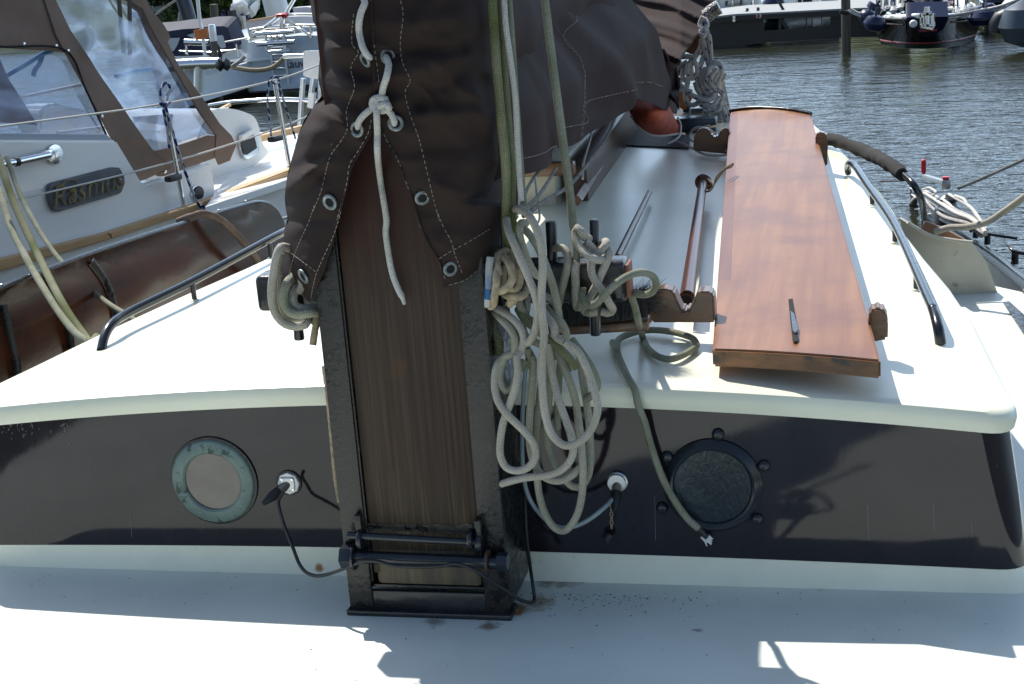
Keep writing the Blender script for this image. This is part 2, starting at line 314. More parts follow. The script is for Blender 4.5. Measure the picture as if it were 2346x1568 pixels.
def thicken(bm,th):
    bm.normal_update(); vs=bm.verts[:]; fs=bm.faces[:]; be=[e for e in bm.edges if len(e.link_faces)==1]
    nv={v:bm.verts.new(v.co-v.normal*th) for v in vs}
    for f in fs: bm.faces.new([nv[v] for v in reversed(f.verts)])
    for e in be:
        a,b=e.verts; bm.faces.new((a,b,nv[b],nv[a]))
def panel(name,poly,fn,m,parent=None,th=.004,step=20,sy=None,smooth=True,ang=50):
    bm=gridpoly(poly,step,sy)
    for v in bm.verts: v.co=fn(v.co.x,v.co.y)
    bmesh.ops.recalc_face_normals(bm,faces=bm.faces[:])
    f=max(bm.faces,key=lambda f:f.calc_area())
    if f.normal.dot(f.calc_center_median()-CAMP)>0:   # solidify away from the front face
        bmesh.ops.reverse_faces(bm,faces=bm.faces[:])
    thicken(bm,th)
    return fin(name,bm,m,parent,smooth,ang)
def plate(name,poly,fn,back,m,parent=None,bev=0,smooth=False):
    """closed prism: front outline fn(x,y), pushed by vector back"""
    bm=bmesh.new(); A=[bm.verts.new(fn(x,y)) for x,y in poly]; f=bm.faces.new(A)
    g=bmesh.ops.extrude_face_region(bm,geom=[f]); vs=[e for e in g['geom'] if isinstance(e,bmesh.types.BMVert)]
    for v in vs: v.co+=Vector(back)
    if bev: bmesh.ops.bevel(bm,geom=bm.edges[:],offset=bev,segments=2,affect='EDGES',clamp_overlap=True)
    return fin(name,bm,m,parent,smooth)
def lathe(name,prof,c,axis,m,parent=None,n=32):
    """prof: list of (radius, height along axis)"""
    ax=Vector(axis).normalized(); q=ax.to_track_quat('Z','Y').to_matrix(); bm=bmesh.new(); rings=[]
    for r,h in prof:
        rings.append([bm.verts.new(Vector(c)+q@Vector((r*math.cos(2*math.pi*k/n),r*math.sin(2*math.pi*k/n),h))) for k in range(n)])
    for a,b in zip(rings,rings[1:]):
        for k in range(n): bm.faces.new((a[k],a[(k+1)%n],b[(k+1)%n],b[k]))
    bm.faces.new(rings[0][::-1]); bm.faces.new(rings[-1])
    return fin(name,bm,m,parent)
def text(name,s,size,origin,xa,ya,m,parent=None,depth=.002,shear=0,bold=0):
    cu=bpy.data.curves.new(name,'FONT'); cu.body=s; cu.size=size; cu.extrude=depth; cu.shear=shear; cu.offset=bold; cu.resolution_u=3
    cu.align_x='CENTER'; cu.align_y='CENTER'
    o=bpy.data.objects.new(name,cu); COL.objects.link(o); dg=bpy.context.evaluated_depsgraph_get(); dg.update()
    me=bpy.data.meshes.new_from_object(o.evaluated_get(dg)); bpy.data.objects.remove(o)
    xa=Vector(xa).normalized(); ya=Vector(ya); ya=(ya-xa*ya.dot(xa)).normalized(); za=xa.cross(ya)
    me.transform(Matrix.Translation(origin)@Matrix((xa,ya,za)).transposed().to_4x4()); me.materials.clear()
    return link(name,me,m,parent)
def copy_tree(o,parent=None):
    c=o.copy(); COL.objects.link(c); c.parent=parent
    for ch in o.children: copy_tree(ch,c)
    return c
def V3(*a): return Vector(a)
def nzv(p,s=1.,d=0.): return noise.noise(Vector(p)*s+Vector((d,d*1.7,d*.3)))

# ============================================================ SETTING
def water():
    me=bpy.data.meshes.new('water'); s=600
    me.from_pydata([(-s,-100,-1.2),(s,-100,-1.2),(s,900,-1.2),(-s,900,-1.2)],[],[(0,1,2,3)])
    m=bpy.data.materials.new('harbour_water'); m.use_nodes=True; t=m.node_tree; N=t.nodes.new; L=t.links.new
    b=t.nodes['Principled BSDF']; b.inputs['Base Color'].default_value=(.020,.022,.012,1); b.inputs['Roughness'].default_value=.04; b.inputs['IOR'].default_value=1.45
    co=N('ShaderNodeTexCoord'); hs=[]
    for sc,st,am in ((1,(3.2,6.5,1),.55),(1,(.8,1.9,1),1.0),(1,(11,19,1),.16)):
        mp=N('ShaderNodeMapping'); mp.inputs['Scale'].default_value=st; mp.inputs['Rotation'].default_value=(0,0,.25); L(co.outputs['Object'],mp.inputs[0])
        n=N('ShaderNodeTexNoise'); n.inputs['Scale'].default_value=sc; n.inputs['Detail'].default_value=3; n.inputs['Distortion'].default_value=.4; L(mp.outputs[0],n.inputs[0])
        q=N('ShaderNodeMath'); q.operation='MULTIPLY'; q.inputs[1].default_value=am; L(n.outputs[0],q.inputs[0]); hs.append(q.outputs[0])
    a=N('ShaderNodeMath'); a.operation='ADD'; L(hs[0],a.inputs[0]); L(hs[1],a.inputs[1])
    a2=N('ShaderNodeMath'); a2.operation='ADD'; L(a.outputs[0],a2.inputs[0]); L(hs[2],a2.inputs[1])
    bp=N('ShaderNodeBump'); bp.inputs['Strength'].default_value=.85; bp.inputs['Distance'].default_value=.07; L(a2.outputs[0],bp.inputs['Height']); L(bp.outputs[0],b.inputs['Normal'])
    struct(link('water',me,m))
water()
grass=M('bank_grass',(.05,.08,.025),.9,c2=(.09,.11,.04),ns=1.5)
def bank():
    bm=bmesh.new(); nx=40; rows=[(41,-1.3),(42,-.9),(46,-.6),(70,-.3),(900,0)]
    V=[[bm.verts.new((-260+520*i/nx,y-(i/nx-.5)*-0+nzv((i*.7,y,0))*.5,z)) for i in range(nx+1)] for y,z in rows]
    for a,b in zip(V,V[1:]):
        for i in range(nx): bm.faces.new((a[i],a[i+1],b[i+1],b[i]))
    struct(fin('ground',bm,grass))
bank()

# ============================================================ OUR BOAT
AX=-.95
BOAT=thing('sailing_boat',(AX,4,-1.2),'traditional sailing boat with white coachroof, dark band, portholes and black mast case','sailing boat')
def hb(v):   # half width of the hull at deck
    pts=[(-3,.9),(-1,1.35),(1,1.55),(3,1.66),(5.75,1.62),(6.2,1.2),(6.8,.92),(7.7,.74),(8.3,.5)]
    for (a,x),(b,y) in zip(pts,pts[1:]):
        if v<=b: t=(v-a)/(b-a); return x+(y-x)*max(0,t)
    return .6
def hull_part():
    bm=bmesh.new(); rows=[]; vs=[-3+i*.25 for i in range(46)]
    for v in vs:
        h=hb(v); rows.append([bm.verts.new((AX+s*h*k,v,z)) for s,k,z in ((-1,.55,-1.6),(-1,.9,-1.2),(-1,1.03,-.7),(-1,1.0,.0),(1,1.0,.0),(1,1.03,-.7),(1,.9,-1.2),(1,.55,-1.6))])
    for a,b in zip(rows,rows[1:]):
        for i in range(7):
            if i!=3: bm.faces.new((a[i],a[i+1],b[i+1],b[i]))
    bm.faces.new(rows[0]); bm.faces.new(rows[-1])
    return fin('hull',bm,blacks,BOAT)
hull_part()
def deck_part():
    bm=bmesh.new(); rows=[]
    for i in range(46):
        v=-3+i*.25; h=hb(v)-.005; rows.append([bm.verts.new((AX+h*(k/10-1),v,.004+.03*(1-(k/10-1)**2)*(-1 if False else 0))) for k in range(21)])
    for a,b in zip(rows,rows[1:]):
        for i in range(20): bm.faces.new((a[i],a[i+1],b[i+1],b[i]))
    return fin('deck',bm,deckm,BOAT)
deck_part()
def cw(v,top=False):  # cabin half width
    pts=[(3.1,1.286),(4,1.24),(4.8,1.12),(5.4,1.08),(6.8,.865),(7.7,.70)]
    for (a,x),(b,y) in zip(pts,pts[1:]):
        if v<=b: t=(v-a)/(b-a); return x+(y-x)*max(0,t)
    return pts[-1][1]
VF=3.13; VB=7.7
def cab_outline(g=0.0,gx=0.0,rc=.07):
    """closed plan outline, g = inset"""
    pts=[]; f=VF+g; r=rc
    n=6; hw=cw(VF)-g-gx
    for s in (1,):
        pass
    for i in range(n+1):            # front right corner: from front edge round to side
        a=math.pi/2*i/n; pts.append((AX+hw-r+r*math.sin(a),f+r-r*math.cos(a)))
    v=VF+.35
    while v<VB-.1: pts.append((AX+cw(v)-g-gx,v)); v+=.35
    pts.append((AX+cw(VB)-g,VB-g))
    left=[(2*AX-x+max(0,min(.13,(y-3.2)*.085))*(1 if y>3.3 else 0),y) for x,y in pts[::-1]]
    front=[(AX+(-hw+r)+(2*(hw-r))*i/24,f) for i in range(1,24)]
    return pts+left+front
def ztop(u): return .498-.070*min(1,((u-AX)/1.27)**2)**1.0
def loftrings(name,rings,m,parent,cap=False,ang=35):
    bm=bmesh.new(); R=[[bm.verts.new(p) for p in r] for r in rings]; n=len(R[0])
    for a,b in zip(R,R[1:]):
        for i in range(n): bm.faces.new((a[i],a[(i+1)%n],b[(i+1)%n],b[i]))
    if cap: bm.faces.new(R[-1])
    return fin(name,bm,m,parent,ang=ang)
def zb(u): return .018*(1-((u-AX)/1.27)**2)
def cabin_part():
    o=cab_outline(-.012); o1=cab_outline(0,-.05); 
    loftrings('cabin_plinth',[[(x,y,-.02) for x,y in cab_outline(-.016,-.06)],[(x,y,.012) for x,y in cab_outline(-.011,-.058)],[(x,y,.03) for x,y in cab_outline(-.003,-.054)],[(x,y,.056+zb(x)) for x,y in o1]],wallm,BOAT)
    loftrings('cabin_side',[[(x,y,.0565+zb(x)) for x,y in o1],[(x,y,ztop(x)-.04) for x,y in cab_outline(.001)]],band,BOAT)
cabin_part()
def roof_part():
    rings=[[(x,y,ztop(x)-.052) for x,y in cab_outline(.004)]]
    for g,dz in ((-.012,-.052),(-.016,-.03),(-.014,-.016),(-.008,-.006),(.004,-.001),(.02,0.0)):
        rings.append([(x,y,ztop(x)+dz) for x,y in cab_outline(g)])
    last=rings[-1]
    for k in range(1,9):
        t=k/8; rr=[]
        for x,y,z in last:
            sy=min(max(y,VF+.9),VB-.9); qx=x+(AX-x)*t; qy=y+(sy-y)*t; rr.append((qx,qy,ztop(qx)-.0))
        rings.append(rr)
    return loftrings('cabin_roof',rings,roofm,BOAT)
roof_part()
def debris(name,pts,m,parent):
    bm=bmesh.new()
    for p,r in pts:
        n=random.randint(5,7); a0=random.random()*6; el=random.uniform(.35,1)
        vs=[bm.verts.new(Vector(p)+Vector((math.cos(a0+k*6.283/n)*r*random.uniform(.5,1.2),math.sin(a0+k*6.283/n)*r*el*random.uniform(.5,1.2),.0))) for k in range(n)]
        top=bm.verts.new(Vector(p)+Vector((0,0,r*.35)))
        for k in range(n): bm.faces.new((vs[k],vs[(k+1)%n],top))
    o=fin(name,bm,m,parent,smooth=False); o['kind']='stuff'; return o
_P=[]
for i in range(150):
    u=random.uniform(-2.2,.55); v=random.choice((random.uniform(2.45,3.1),3.1-abs(random.gauss(0,.13)))); _P.append(((u,v,.0045),random.choice((.0012,.0015,.002,.003))))
for i in range(120): _P.append(((random.gauss(-.55,.12),3.06-abs(random.gauss(0,.05)),.0045),random.uniform(.0012,.0035)))
debris('deck_grit',_P,M('dark_grit',(.05,.045,.035),.9,c2=(.14,.09,.05),ns=20),BOAT)
_P=[]
for i in range(90):
    u=random.uniform(-2.1,.2); v=random.uniform(3.2,5.5); _P.append(((u,v,ztop(u)+.0005),random.choice((.001,.0013,.0018,.0025))))
bm=bmesh.new()
for i in range(60):
    x=random.choice((random.gauss(15,18),random.gauss(60,12),random.gauss(150,18))); y=random.gauss(985,14); a=pv(x,y,VF-.0015); d=Vector((random.gauss(.4,.5),0,1)).normalized()*random.uniform(.002,.009)
    sweep(bm,[a,a+d],.0005,4,step=9)
for i in range(5):
    x=(1988,2138,2225,1500,300)[i]; a=pv(x,1120+random.random()*80,VF-.0012); b=pv(x+2,1120+random.random()*60+90,VF-.0012); sweep(bm,[a,b],.0004,4,step=9)
o=fin('scuff_marks',bm,M('pale_scuffs',(.25,.28,.30),.7),BOAT,smooth=False); o['kind']='stuff'
debris('roof_grit',_P,bpy.data.materials['dark_grit'],BOAT)
# portholes -----------------------------------------------------------
def port_left():
    c=pv(490,1102,VF-.003); f=Vector((0,-1,0)); k=3.2/3370
    p=lathe('porthole',[(.073,0),(.073,.008),(.078,.0125),(.102,.011),(.107,.007),(.109,0)],c,f,bronze,BOAT,40)
    lathe('glass',[(.0735,0),(.0735,.0045)],c,f,mirrorg,p,40)
    for a in (100,168,-118,-42,22):
        q=c+Vector((math.cos(math.radians(a))*.091,-.0115,math.sin(math.radians(a))*.091))
        lathe('screw',[(.007,0),(.007,.001),(.004,.0025)],q,f,bronze,p,12)
    lathe('port_bedding',[(.1145,-.0005),(.113,.0015),(.108,.002)],c,f,black,BOAT,40)
port_left()
def port_right():
    c=pv(1633,1113,VF-.003); f=Vector((0,-1,0))
    p=lathe('porthole',[(.0885,0),(.090,.012),(.095,.015),(.103,.010),(.112,.001)],c,f,blacks,BOAT,48)
    lathe('glass',[(.088,0),(.088,.005),(.0865,.0065)],c,f,glassr,p,40)
    lathe('inner_ring',[(.0905,.0),(.0905,.009),(.089,.010),(.0885,.004)],c,f,M('green_black_ring',(.03,.06,.055),.3),p,40)
    for x,y in ((1645,996),(1528,1048),(1517,1164),(1735,1190),(1750,1068)):
        q=pv(x,y,VF-.002); lathe('dome_bolt',[(.0145,0),(.013,.004),(.010,.0075),(.005,.0095)],q,f,blacks,BOAT,20)
port_right()
def socket(x,y,white_plate):
    c=pv(x,y,VF-.002); f=Vector((0,-1,0)); s=.92
    if white_plate:
        pl=lathe('deck_socket',[(.028,0),(.028,.004),(.026,.006)],c,f,glossw,BOAT,8)
        lathe('socket_dark_pad',[(.033,-.0005),(.032,.002)],c,f,rubber,pl,20)  # dark disc showing round the white plate
    else: pl=lathe('deck_socket',[(.024,0),(.024,.006),(.021,.008),(.021,.016)],c,f,galv,BOAT,24)
    d=Vector((-.55,-.7,-.35)).normalized() if white_plate else Vector((0,-.75,-.5)).normalized()
    a=c+Vector((0,-.004,0))
    box('flange',c+Vector((0,-.009,0)),(.034,.004,.034),galv,pl,bev=.002)
    lathe('connector',[(.010,0),(.010,.012),(.0115,.013),(.0115,.028),(.009,.03)],a,d,M('dull_nickel',(.35,.34,.28),.35,metal=.8),pl,18)
    lathe('plug',[(.0125,.0),(.0125,.02),(.008,.038),(.0055,.05)],a+d*.03,d,rubber,pl,18)
    for sx,sy in ((-1,1),(1,1),(1,-1)): lathe('screw',[(.0035,0),(.003,.0015)],c+Vector((sx*.013,-.011,sy*.013)),f,chrome,pl,10)
    return a+d*.075
e1=socket(662,1107,True); e2=socket(1415,1103,False)
# handrails ------------------------------------------------------------
def handrail(pts,posts,label=None):
    P=[pz(x,y,z) for x,y,z in pts]
    h=tube('handrail',P,.0135,blacks,BOAT,14)
    for (x,y,zt,x2,y2,z2) in posts:
        a=pz(x2,y2,z2); tube('post',[Vector((a.x,a.y,zt)),a],.008,blacks,h,10,step=1)
        lathe('post_foot',[(.014,0),(.013,.003),(.009,.005)],a-Vector((0,0,.001)),(0,0,1),roofm,h,14)
handrail([(232,803,.445),(240,770,.475),(258,742,.495),(300,714,.50),(440,645,.51),(640,537,.525),(655,532,.50),(658,545,.46)],
         [(440,648,.51,446,688,.452),(615,555,.52,622,592,.47)])
handrail([(2155,788,.44),(2150,755,.475),(2140,715,.50),(2125,680,.505),(2050,515,.515),(1985,420,.525),(1962,385,.53),(1948,374,.53),(1942,382,.50),(1943,396,.47)],
         [(2098,640,.51,2099,664,.445),(2050,530,.51,2050,556,.45),(2000,445,.52,1998,470,.46)])
# bulwark, side rail, cockpit bulkhead on the right --------------------
def bulwark():
    bm=bmesh.new(); vs=[-2+i*.4 for i in range(32)]; R=[]
    for v in vs:
        x=AX+hb(v); hgt=.10 if v<3.4 else min(.27,.10+(v-3.4)*.12)
        x+=.0
        R.append([bm.verts.new(p) for p in ((x-.03,v,.0),(x-.0,v,hgt),(x+.02,v,hgt),(x+.03,v,-.1))])
    for a,b in zip(R,R[1:]):
        for i in range(3): bm.faces.new((a[i],a[i+1],b[i+1],b[i]))
    bm.faces.new(R[0]); bm.faces.new(R[-1])
    fin('bulwark',bm,cream,BOAT)
def rs(x,y,u=.665): return pu(x,y,u)
cp=[rs(2085,470),rs(2226,557),rs(2346,646),rs(2460,735)]
cap=tube('cap_rail',cp,.030,blacks,BOAT,10)
panel('inner_bulwark',[(2215,545),(2346,650),(2460,745),(2460,900),(2370,790),(2298,690)],lambda x,y:pu(x,y,.655),cream,BOAT,th=.01,step=60)
BKV=5.75
panel('cockpit_bulkhead',[(2060,500),(2092,520),(2133,542),(2189,553),(2228,557),(2260,600),(2292,690),(2195,690),(2100,640)],
      lambda x,y:pv(x,y,BKV+.10*((x-2180)/100)**2*.3),cream,BOAT,th=.02,step=15)
panel('corner_knee',[(2108,530),(2118,512),(2124,508),(2170,528),(2222,556),(2189,551),(2133,541)],lambda x,y:pv(x,y,5.8),M('dull_corner_wood',(.30,.16,.09),.6,c2=(.22,.11,.06),ns=12),BOAT,th=.02,step=40)
tube('coaming_edge',[pv(x,y,BKV-.01) for x,y in ((2080,510),(2092,519),(2133,541),(2189,552),(2228,556))],.008,cream,BOAT)
# dark scupper strip along bulwark foot
panel('scupper_strip',[(2298,692),(2312,690),(2400,770),(2400,820),(2346,765)],lambda x,y:pz(x,y,.012),blackr,BOAT,th=.004,step=50)
# cleats on cap rail
def horn(x,y,u,a,b):
    p=pu(x,y,u); o=tube('cleat',[p,p+Vector((0,0,.05))],.016,black,BOAT,10)
    tube('horn',[p+Vector(a)+Vector((0,0,.05)),p+Vector((0,0,.055)),p+Vector(b)+Vector((0,0,.045))],.008,black,o,8)
horn(2262,560,.68,(-.02,.05,.02),(.14,-.04,-.01)); horn(2325,605,.70,(-.02,.06,.02),(.12,-.03,-.01)); horn(2235,545,.67,(.03,.05,0),(-.03,-.04,0))
# winch with red handle
def winch():
    wb=pu(2172,476,.60)
    wn=lathe('winch',[(.085,-.10),(.085,-.02),(.078,0),(.055,.012),(.050,.035),(.070,.05),(.070,.062),(.045,.075),(.03,.09)],wb,(0,0,1),black,BOAT,28)
    t=pu(2163,420,.60); q=pu(2118,405,.60)
    beam('handle_arm',q+Vector((0,0,.002)),t+Vector((.01,0,0)),.040,.034,M('grey_cast_alloy',(.35,.37,.38),.35,metal=.6),wn,bev=.006)
    box('handle_hub',t+Vector((.012,0,-.006)),(.055,.055,.06),bpy.data.materials['grey_cast_alloy'],wn,bev=.005)
    box('lock_button',t+Vector((.010,0,.032)),(.042,.042,.02),redp,wn,bev=.004)
    g=pu(2116,398,.60); lathe('handle_grip',[(.012,-.012),(.012,.0),(.018,.012),(.0215,.04),(.019,.06),(.022,.075),(.019,.112),(.010,.12)],g,(0,0,1),redp,wn,20)
    a=pu(2175,490,.60); b=pu(2150,530,.60)
winch()
# padded rail behind the roof
def guard():
    P=[pz(x,y,z) for x,y,z in ((1880,318,.50),(1930,327,.50),(1985,348,.49),(2040,380,.48),(2075,405,.46),(2098,430,.43),(2112,462,.36),(2118,500,.25))]
    g=tube('guard_rail',P,.014,blacks,BOAT,12)
    Q=[pz(x,y,z) for x,y,z in ((1880,318,.50),(1930,327,.50),(1985,348,.49),(2040,380,.48),(2068,400,.465))]
    bm=bmesh.new(); sweep(bm,Q,.028,16,step=.02)
    for v in bm.verts: v.co+=Vector((1,0,1))*.006*nzv(v.co,22)+Vector((0,0,1))*.008*nzv(v.co,9)
    pad=fin('rail_padding',bm,M('faded_black_canvas',(.020,.019,.019),.9,bump=.3,bs=60,bdist=.003),g)
guard()
# leeboard on the left side
LW=M('x',(0,0,0)) and None
def lee(x,y):
    p=pu(x,y,-2.6); zt=.525-.065*(p.y-4); t=max(0,min(1,p.z/zt)); return Vector((p.x+.035*(1-t**3)+.006*nzv(p,4)*(1-t**6),p.y,p.z-.012))
LP=[(-90,690),(0,657),(200,580),(400,514),(560,466),(605,458),(628,472),(640,500),(646,540),(640,640),(560,720),(200,920),(-90,990)]
lb=panel('leeboard',LP,lee,leew,BOAT,th=.025,step=22)
eb=tube('edge_band',[lee(x,y)+Vector((-.010,0,.004)) for x,y in ((-90,692),(0,658),(200,581),(400,515),(560,467),(603,460),(627,474),(640,502))],.010,black,lb,8)
for x in range(10,600,62):
    y=658-(x)*.345+ (6 if 100<x<500 else 0)
    lathe('rivet',[(.006,0),(.005,.003),(.002,.004)],lee(x,y-1)+Vector((-.01,0,.013)),(0,0,1),galv,eb,8)
for pts in (((-6,690),(2,770),(10,830),(14,930)),((100,628),(122,690),(134,760),(142,860)),((203,592),(228,640),(240,700),(243,790))):
    tube('iron_strap',[lee(x,y)+Vector((.008,0,0)) for x,y in pts],.017,blackr,lb,8,flat=.35)
# mast case (tabernacle) and mast --------------------------------------
TV=2.923
def tabernacle():
    xl,xr=-1.131,-.753; H=.98
    tb=bpy.data.objects.new('mast_case',None); COL.objects.link(tb); tb.parent=BOAT; tb.location=Vector((-.94,3.0,0))-BOAT.location
    for s,x in ((1,xl),(-1,xr)):
        bm=bmesh.new(); fl=.057
        # flange (front) and cheek (side) as an angle section
        c=x+s*fl/2; box_bm(bm,(c,TV+.005,H/2+.012),(fl,.010,H-.02),bev=.003)
        box_bm(bm,(x+s*.006,TV+.12,H/2+.012),(.012,.21,H-.02),bev=.003)
        box_bm(bm,(x+s*(fl-.002),TV+.035,H/2+.04),(.010,.055,H-.08),bev=.003)
        for v in bm.verts: v.co+=Vector((1,1,0))*.0022*nzv(v.co,30)
        fin('cheek_plate',bm,blackr,tb)
    # closing bottom: trough
    bm=bmesh.new(); box_bm(bm,((xl+xr)/2,TV+.01,.035),(xr-xl-.01,.012,.05),bev=.003); box_bm(bm,((xl+xr)/2,TV+.07,.068),(xr-xl-.09,.11,.006))
    box_bm(bm,((xl+xr)/2,TV+.02,.010),(xr-xl+.012,.07,.014),bev=.004)
    fin('base_plate',bm,black,tb)
    a=pv(797,1227,TV-.02); b=pv(1090,1243,TV-.02)
    r1=rod('locking_bar',a,b,.0085,blacks,tb)
    for x in (825,1078): lathe('collar',[(.022,-.004),(.024,0),(.022,.006)],pv(x,1230,TV-.018)+Vector((0,0,-.006)),(1,0,0),blacks,tb,20)
    lathe('collar',[(.020,-.006),(.022,0),(.020,.008)],pv(1098,1243,TV-.01),(1,0,0),blacks,tb,20)
    a=pv(800,1275,TV-.02); b=pv(1150,1290,TV-.02)
    r2=rod('pivot_bar',a,b,.0145,blacks,tb)
    lathe('nut',[(.027,-.012),(.028,.0),(.027,.012)],pv(795,1275,TV-.02),(1,0,0),blacks,tb,6)
    lathe('nut',[(.02,-.012),(.021,.0),(.02,.012)],pv(1152,1287,TV-.02),(1,0,0),blacks,tb,6)
    lathe('washer',[(.03,-.003),(.03,.003)],pv(812,1276,TV-.02),(1,0,0),blacks,tb,20)
    lathe('washer',[(.026,-.003),(.026,.003)],pv(1118,1286,TV-.02),(1,0,0),M('rusty_steel',(.12,.05,.03),.6,c2=(.03,.025,.025),ns=40),tb,20)
    for x,y in ((824,1200),(1098,1212)):
        box('lug',pv(x,y,TV-.005),(.016,.028,.05),blackr,tb,bev=.004)
tabernacle()
mst=box('mast',(-.939,TV+.105,1.48),(.262,.19,2.76),mastw,BOAT,bev=.006)
box('mast_heel',(-.939,TV+.104,.122),(.250,.188,.10),mastlow,mst,bev=.012)

panel('tar_smear',[(832,1206),(850,1196),(880,1203),(920,1199),(960,1205),(1000,1200),(1040,1207),(1070,1199),(1095,1210),(1094,1222),(1040,1224),(990,1219),(930,1223),(880,1218),(836,1224)],lambda x,y:pv(x,y,TV+.0085),blackr,mst,th=.001,step=8)
# belaying rail ---------------------------------------------------------
def pinrail():
    a=pv(1216,640,3.09); b=pv(1437,640,3.09)
    c=(a+b)/2; pr=box('belaying_rail',Vector(((-.745+b.x)/2,3.10,.742)),(b.x+.745,.075,.092),black,BOAT,bev=.012,seg=3)
    box('rail_end_wood',Vector((b.x+.003,3.10,.742)),(.008,.06,.074),M('bare_red_wood',(.22,.09,.05),.6),pr,bev=.003)
    a2=pv(594,655,3.09); L2=box('belaying_rail',Vector(((a2.x-1.135)/2,3.10,.73)),(-1.135-a2.x,.075,.085),black,BOAT,bev=.012,seg=3)
    for x,yt,yb,w_ in ((1262,508,600,.0125),(1361,503,768,.0125)):
        t=pv(x,yt,3.09); q=pv(x+3,yb,3.09)
        lathe('belaying_pin',[(.0105,0),(.012,.002),(.0125,.10),(.013,.16),(.0105,.165),(.0105,(t-q).length-.004),(.009,(t-q).length)] if yb>700 else [(.0105,0),(.012,.01),(.0125,(t-q).length-.003),(.011,(t-q).length)],q,t-q,blacks,pr,18)
    t=pv(672,640,3.05); q=pv(686,778,3.05); lathe('belaying_pin',[(.0115,0),(.0125,.004),(.011,.03),(.011,(t-q).length)],q,t-q,blacks,L2,16)
    lathe('belaying_pin',[(.0115,0),(.0125,.004),(.011,.03),(.011,.2)],pv(1152,700,3.0),(0,.15,1),blacks,pr,16)
pinrail()
# plank supports (chocks) on the roof ------------------------------------
def chock(name,prof,v,th,par=BOAT):
    return plate(name,prof,lambda x,y:pv(x,y,v),(0,th,0),chockw,par,bev=.006,smooth=True)
chock('roof_chock',Z(6,[(1490,1125),(1520,1000),(1560,930),(1600,895),(1680,893),(1725,915),(1760,1000),(1800,1080),(1850,1075),(1895,1000),(1915,930),(1945,915),(2040,915),(2065,940),(2080,1180),(1540,1180)]),3.45,.06)
chock('roof_chock',[(1985,790),(1992,715),(2003,706),(2020,706),(2032,718),(2035,740),(2034,780),(2010,782)],3.40,.06)
chock('roof_chock',[(1588,338),(1590,310),(1604,294),(1624,296),(1630,312),(1642,316),(1652,298),(1668,292),(1680,345),(1680,356),(1588,345)],6.25,.06)
chock('roof_chock',[(1868,380),(1868,312),(1874,303),(1892,306),(1897,316),(1895,382)],5.9,.06)
# raised hatch with timber coaming under the boom
tube('hatch_runner',[pz(x,y,.55) for x,y in ((1322,460),(1445,262))],.02,chockw,BOAT,4,step=9)
hr=beam('hatch_coaming',pz(1328,430,.55),pz(1452,252,.58),.06,.16,woodm('dark_coaming_wood',(.10,.055,.03),(.04,.025,.018),(8,2,8),.4),BOAT)
box('hatch',Vector((-1.22,6.1,.56)),(.34,1.7,.16),cream,BOAT,bev=.02)
box('hatch_trim',Vector((-1.18,5.22,.64)),(.42,.05,.05),chockw,BOAT,bev=.008)
panel('tar_mat',Z(3,[(285,585),(400,560),(560,560),(690,640),(605,690),(600,765),(245,750)]),lambda x,y:pz(x,y,.505),M('black_mat',(.012,.013,.015),.7,bump=.4,bs=90),BOAT,th=.004,step=40)
bx=box('hatch_box',pz(1590,285,.53),(.22,.12,.07),M('blue_black_box',(.02,.04,.06),.25),BOAT,bev=.01)
# aft beam and dark coaming past the roof
box('aft_coaming',Vector((-1.15,7.95,.42)),(.9,.05,.14),black,BOAT,bev=.01)
beam('rudder_head',pv(1648,190,8.6),pv(1668,285,8.3),.05,.05,woodm('olive_wood',(.07,.06,.04),(.04,.035,.025),(9,9,3)),BOAT)

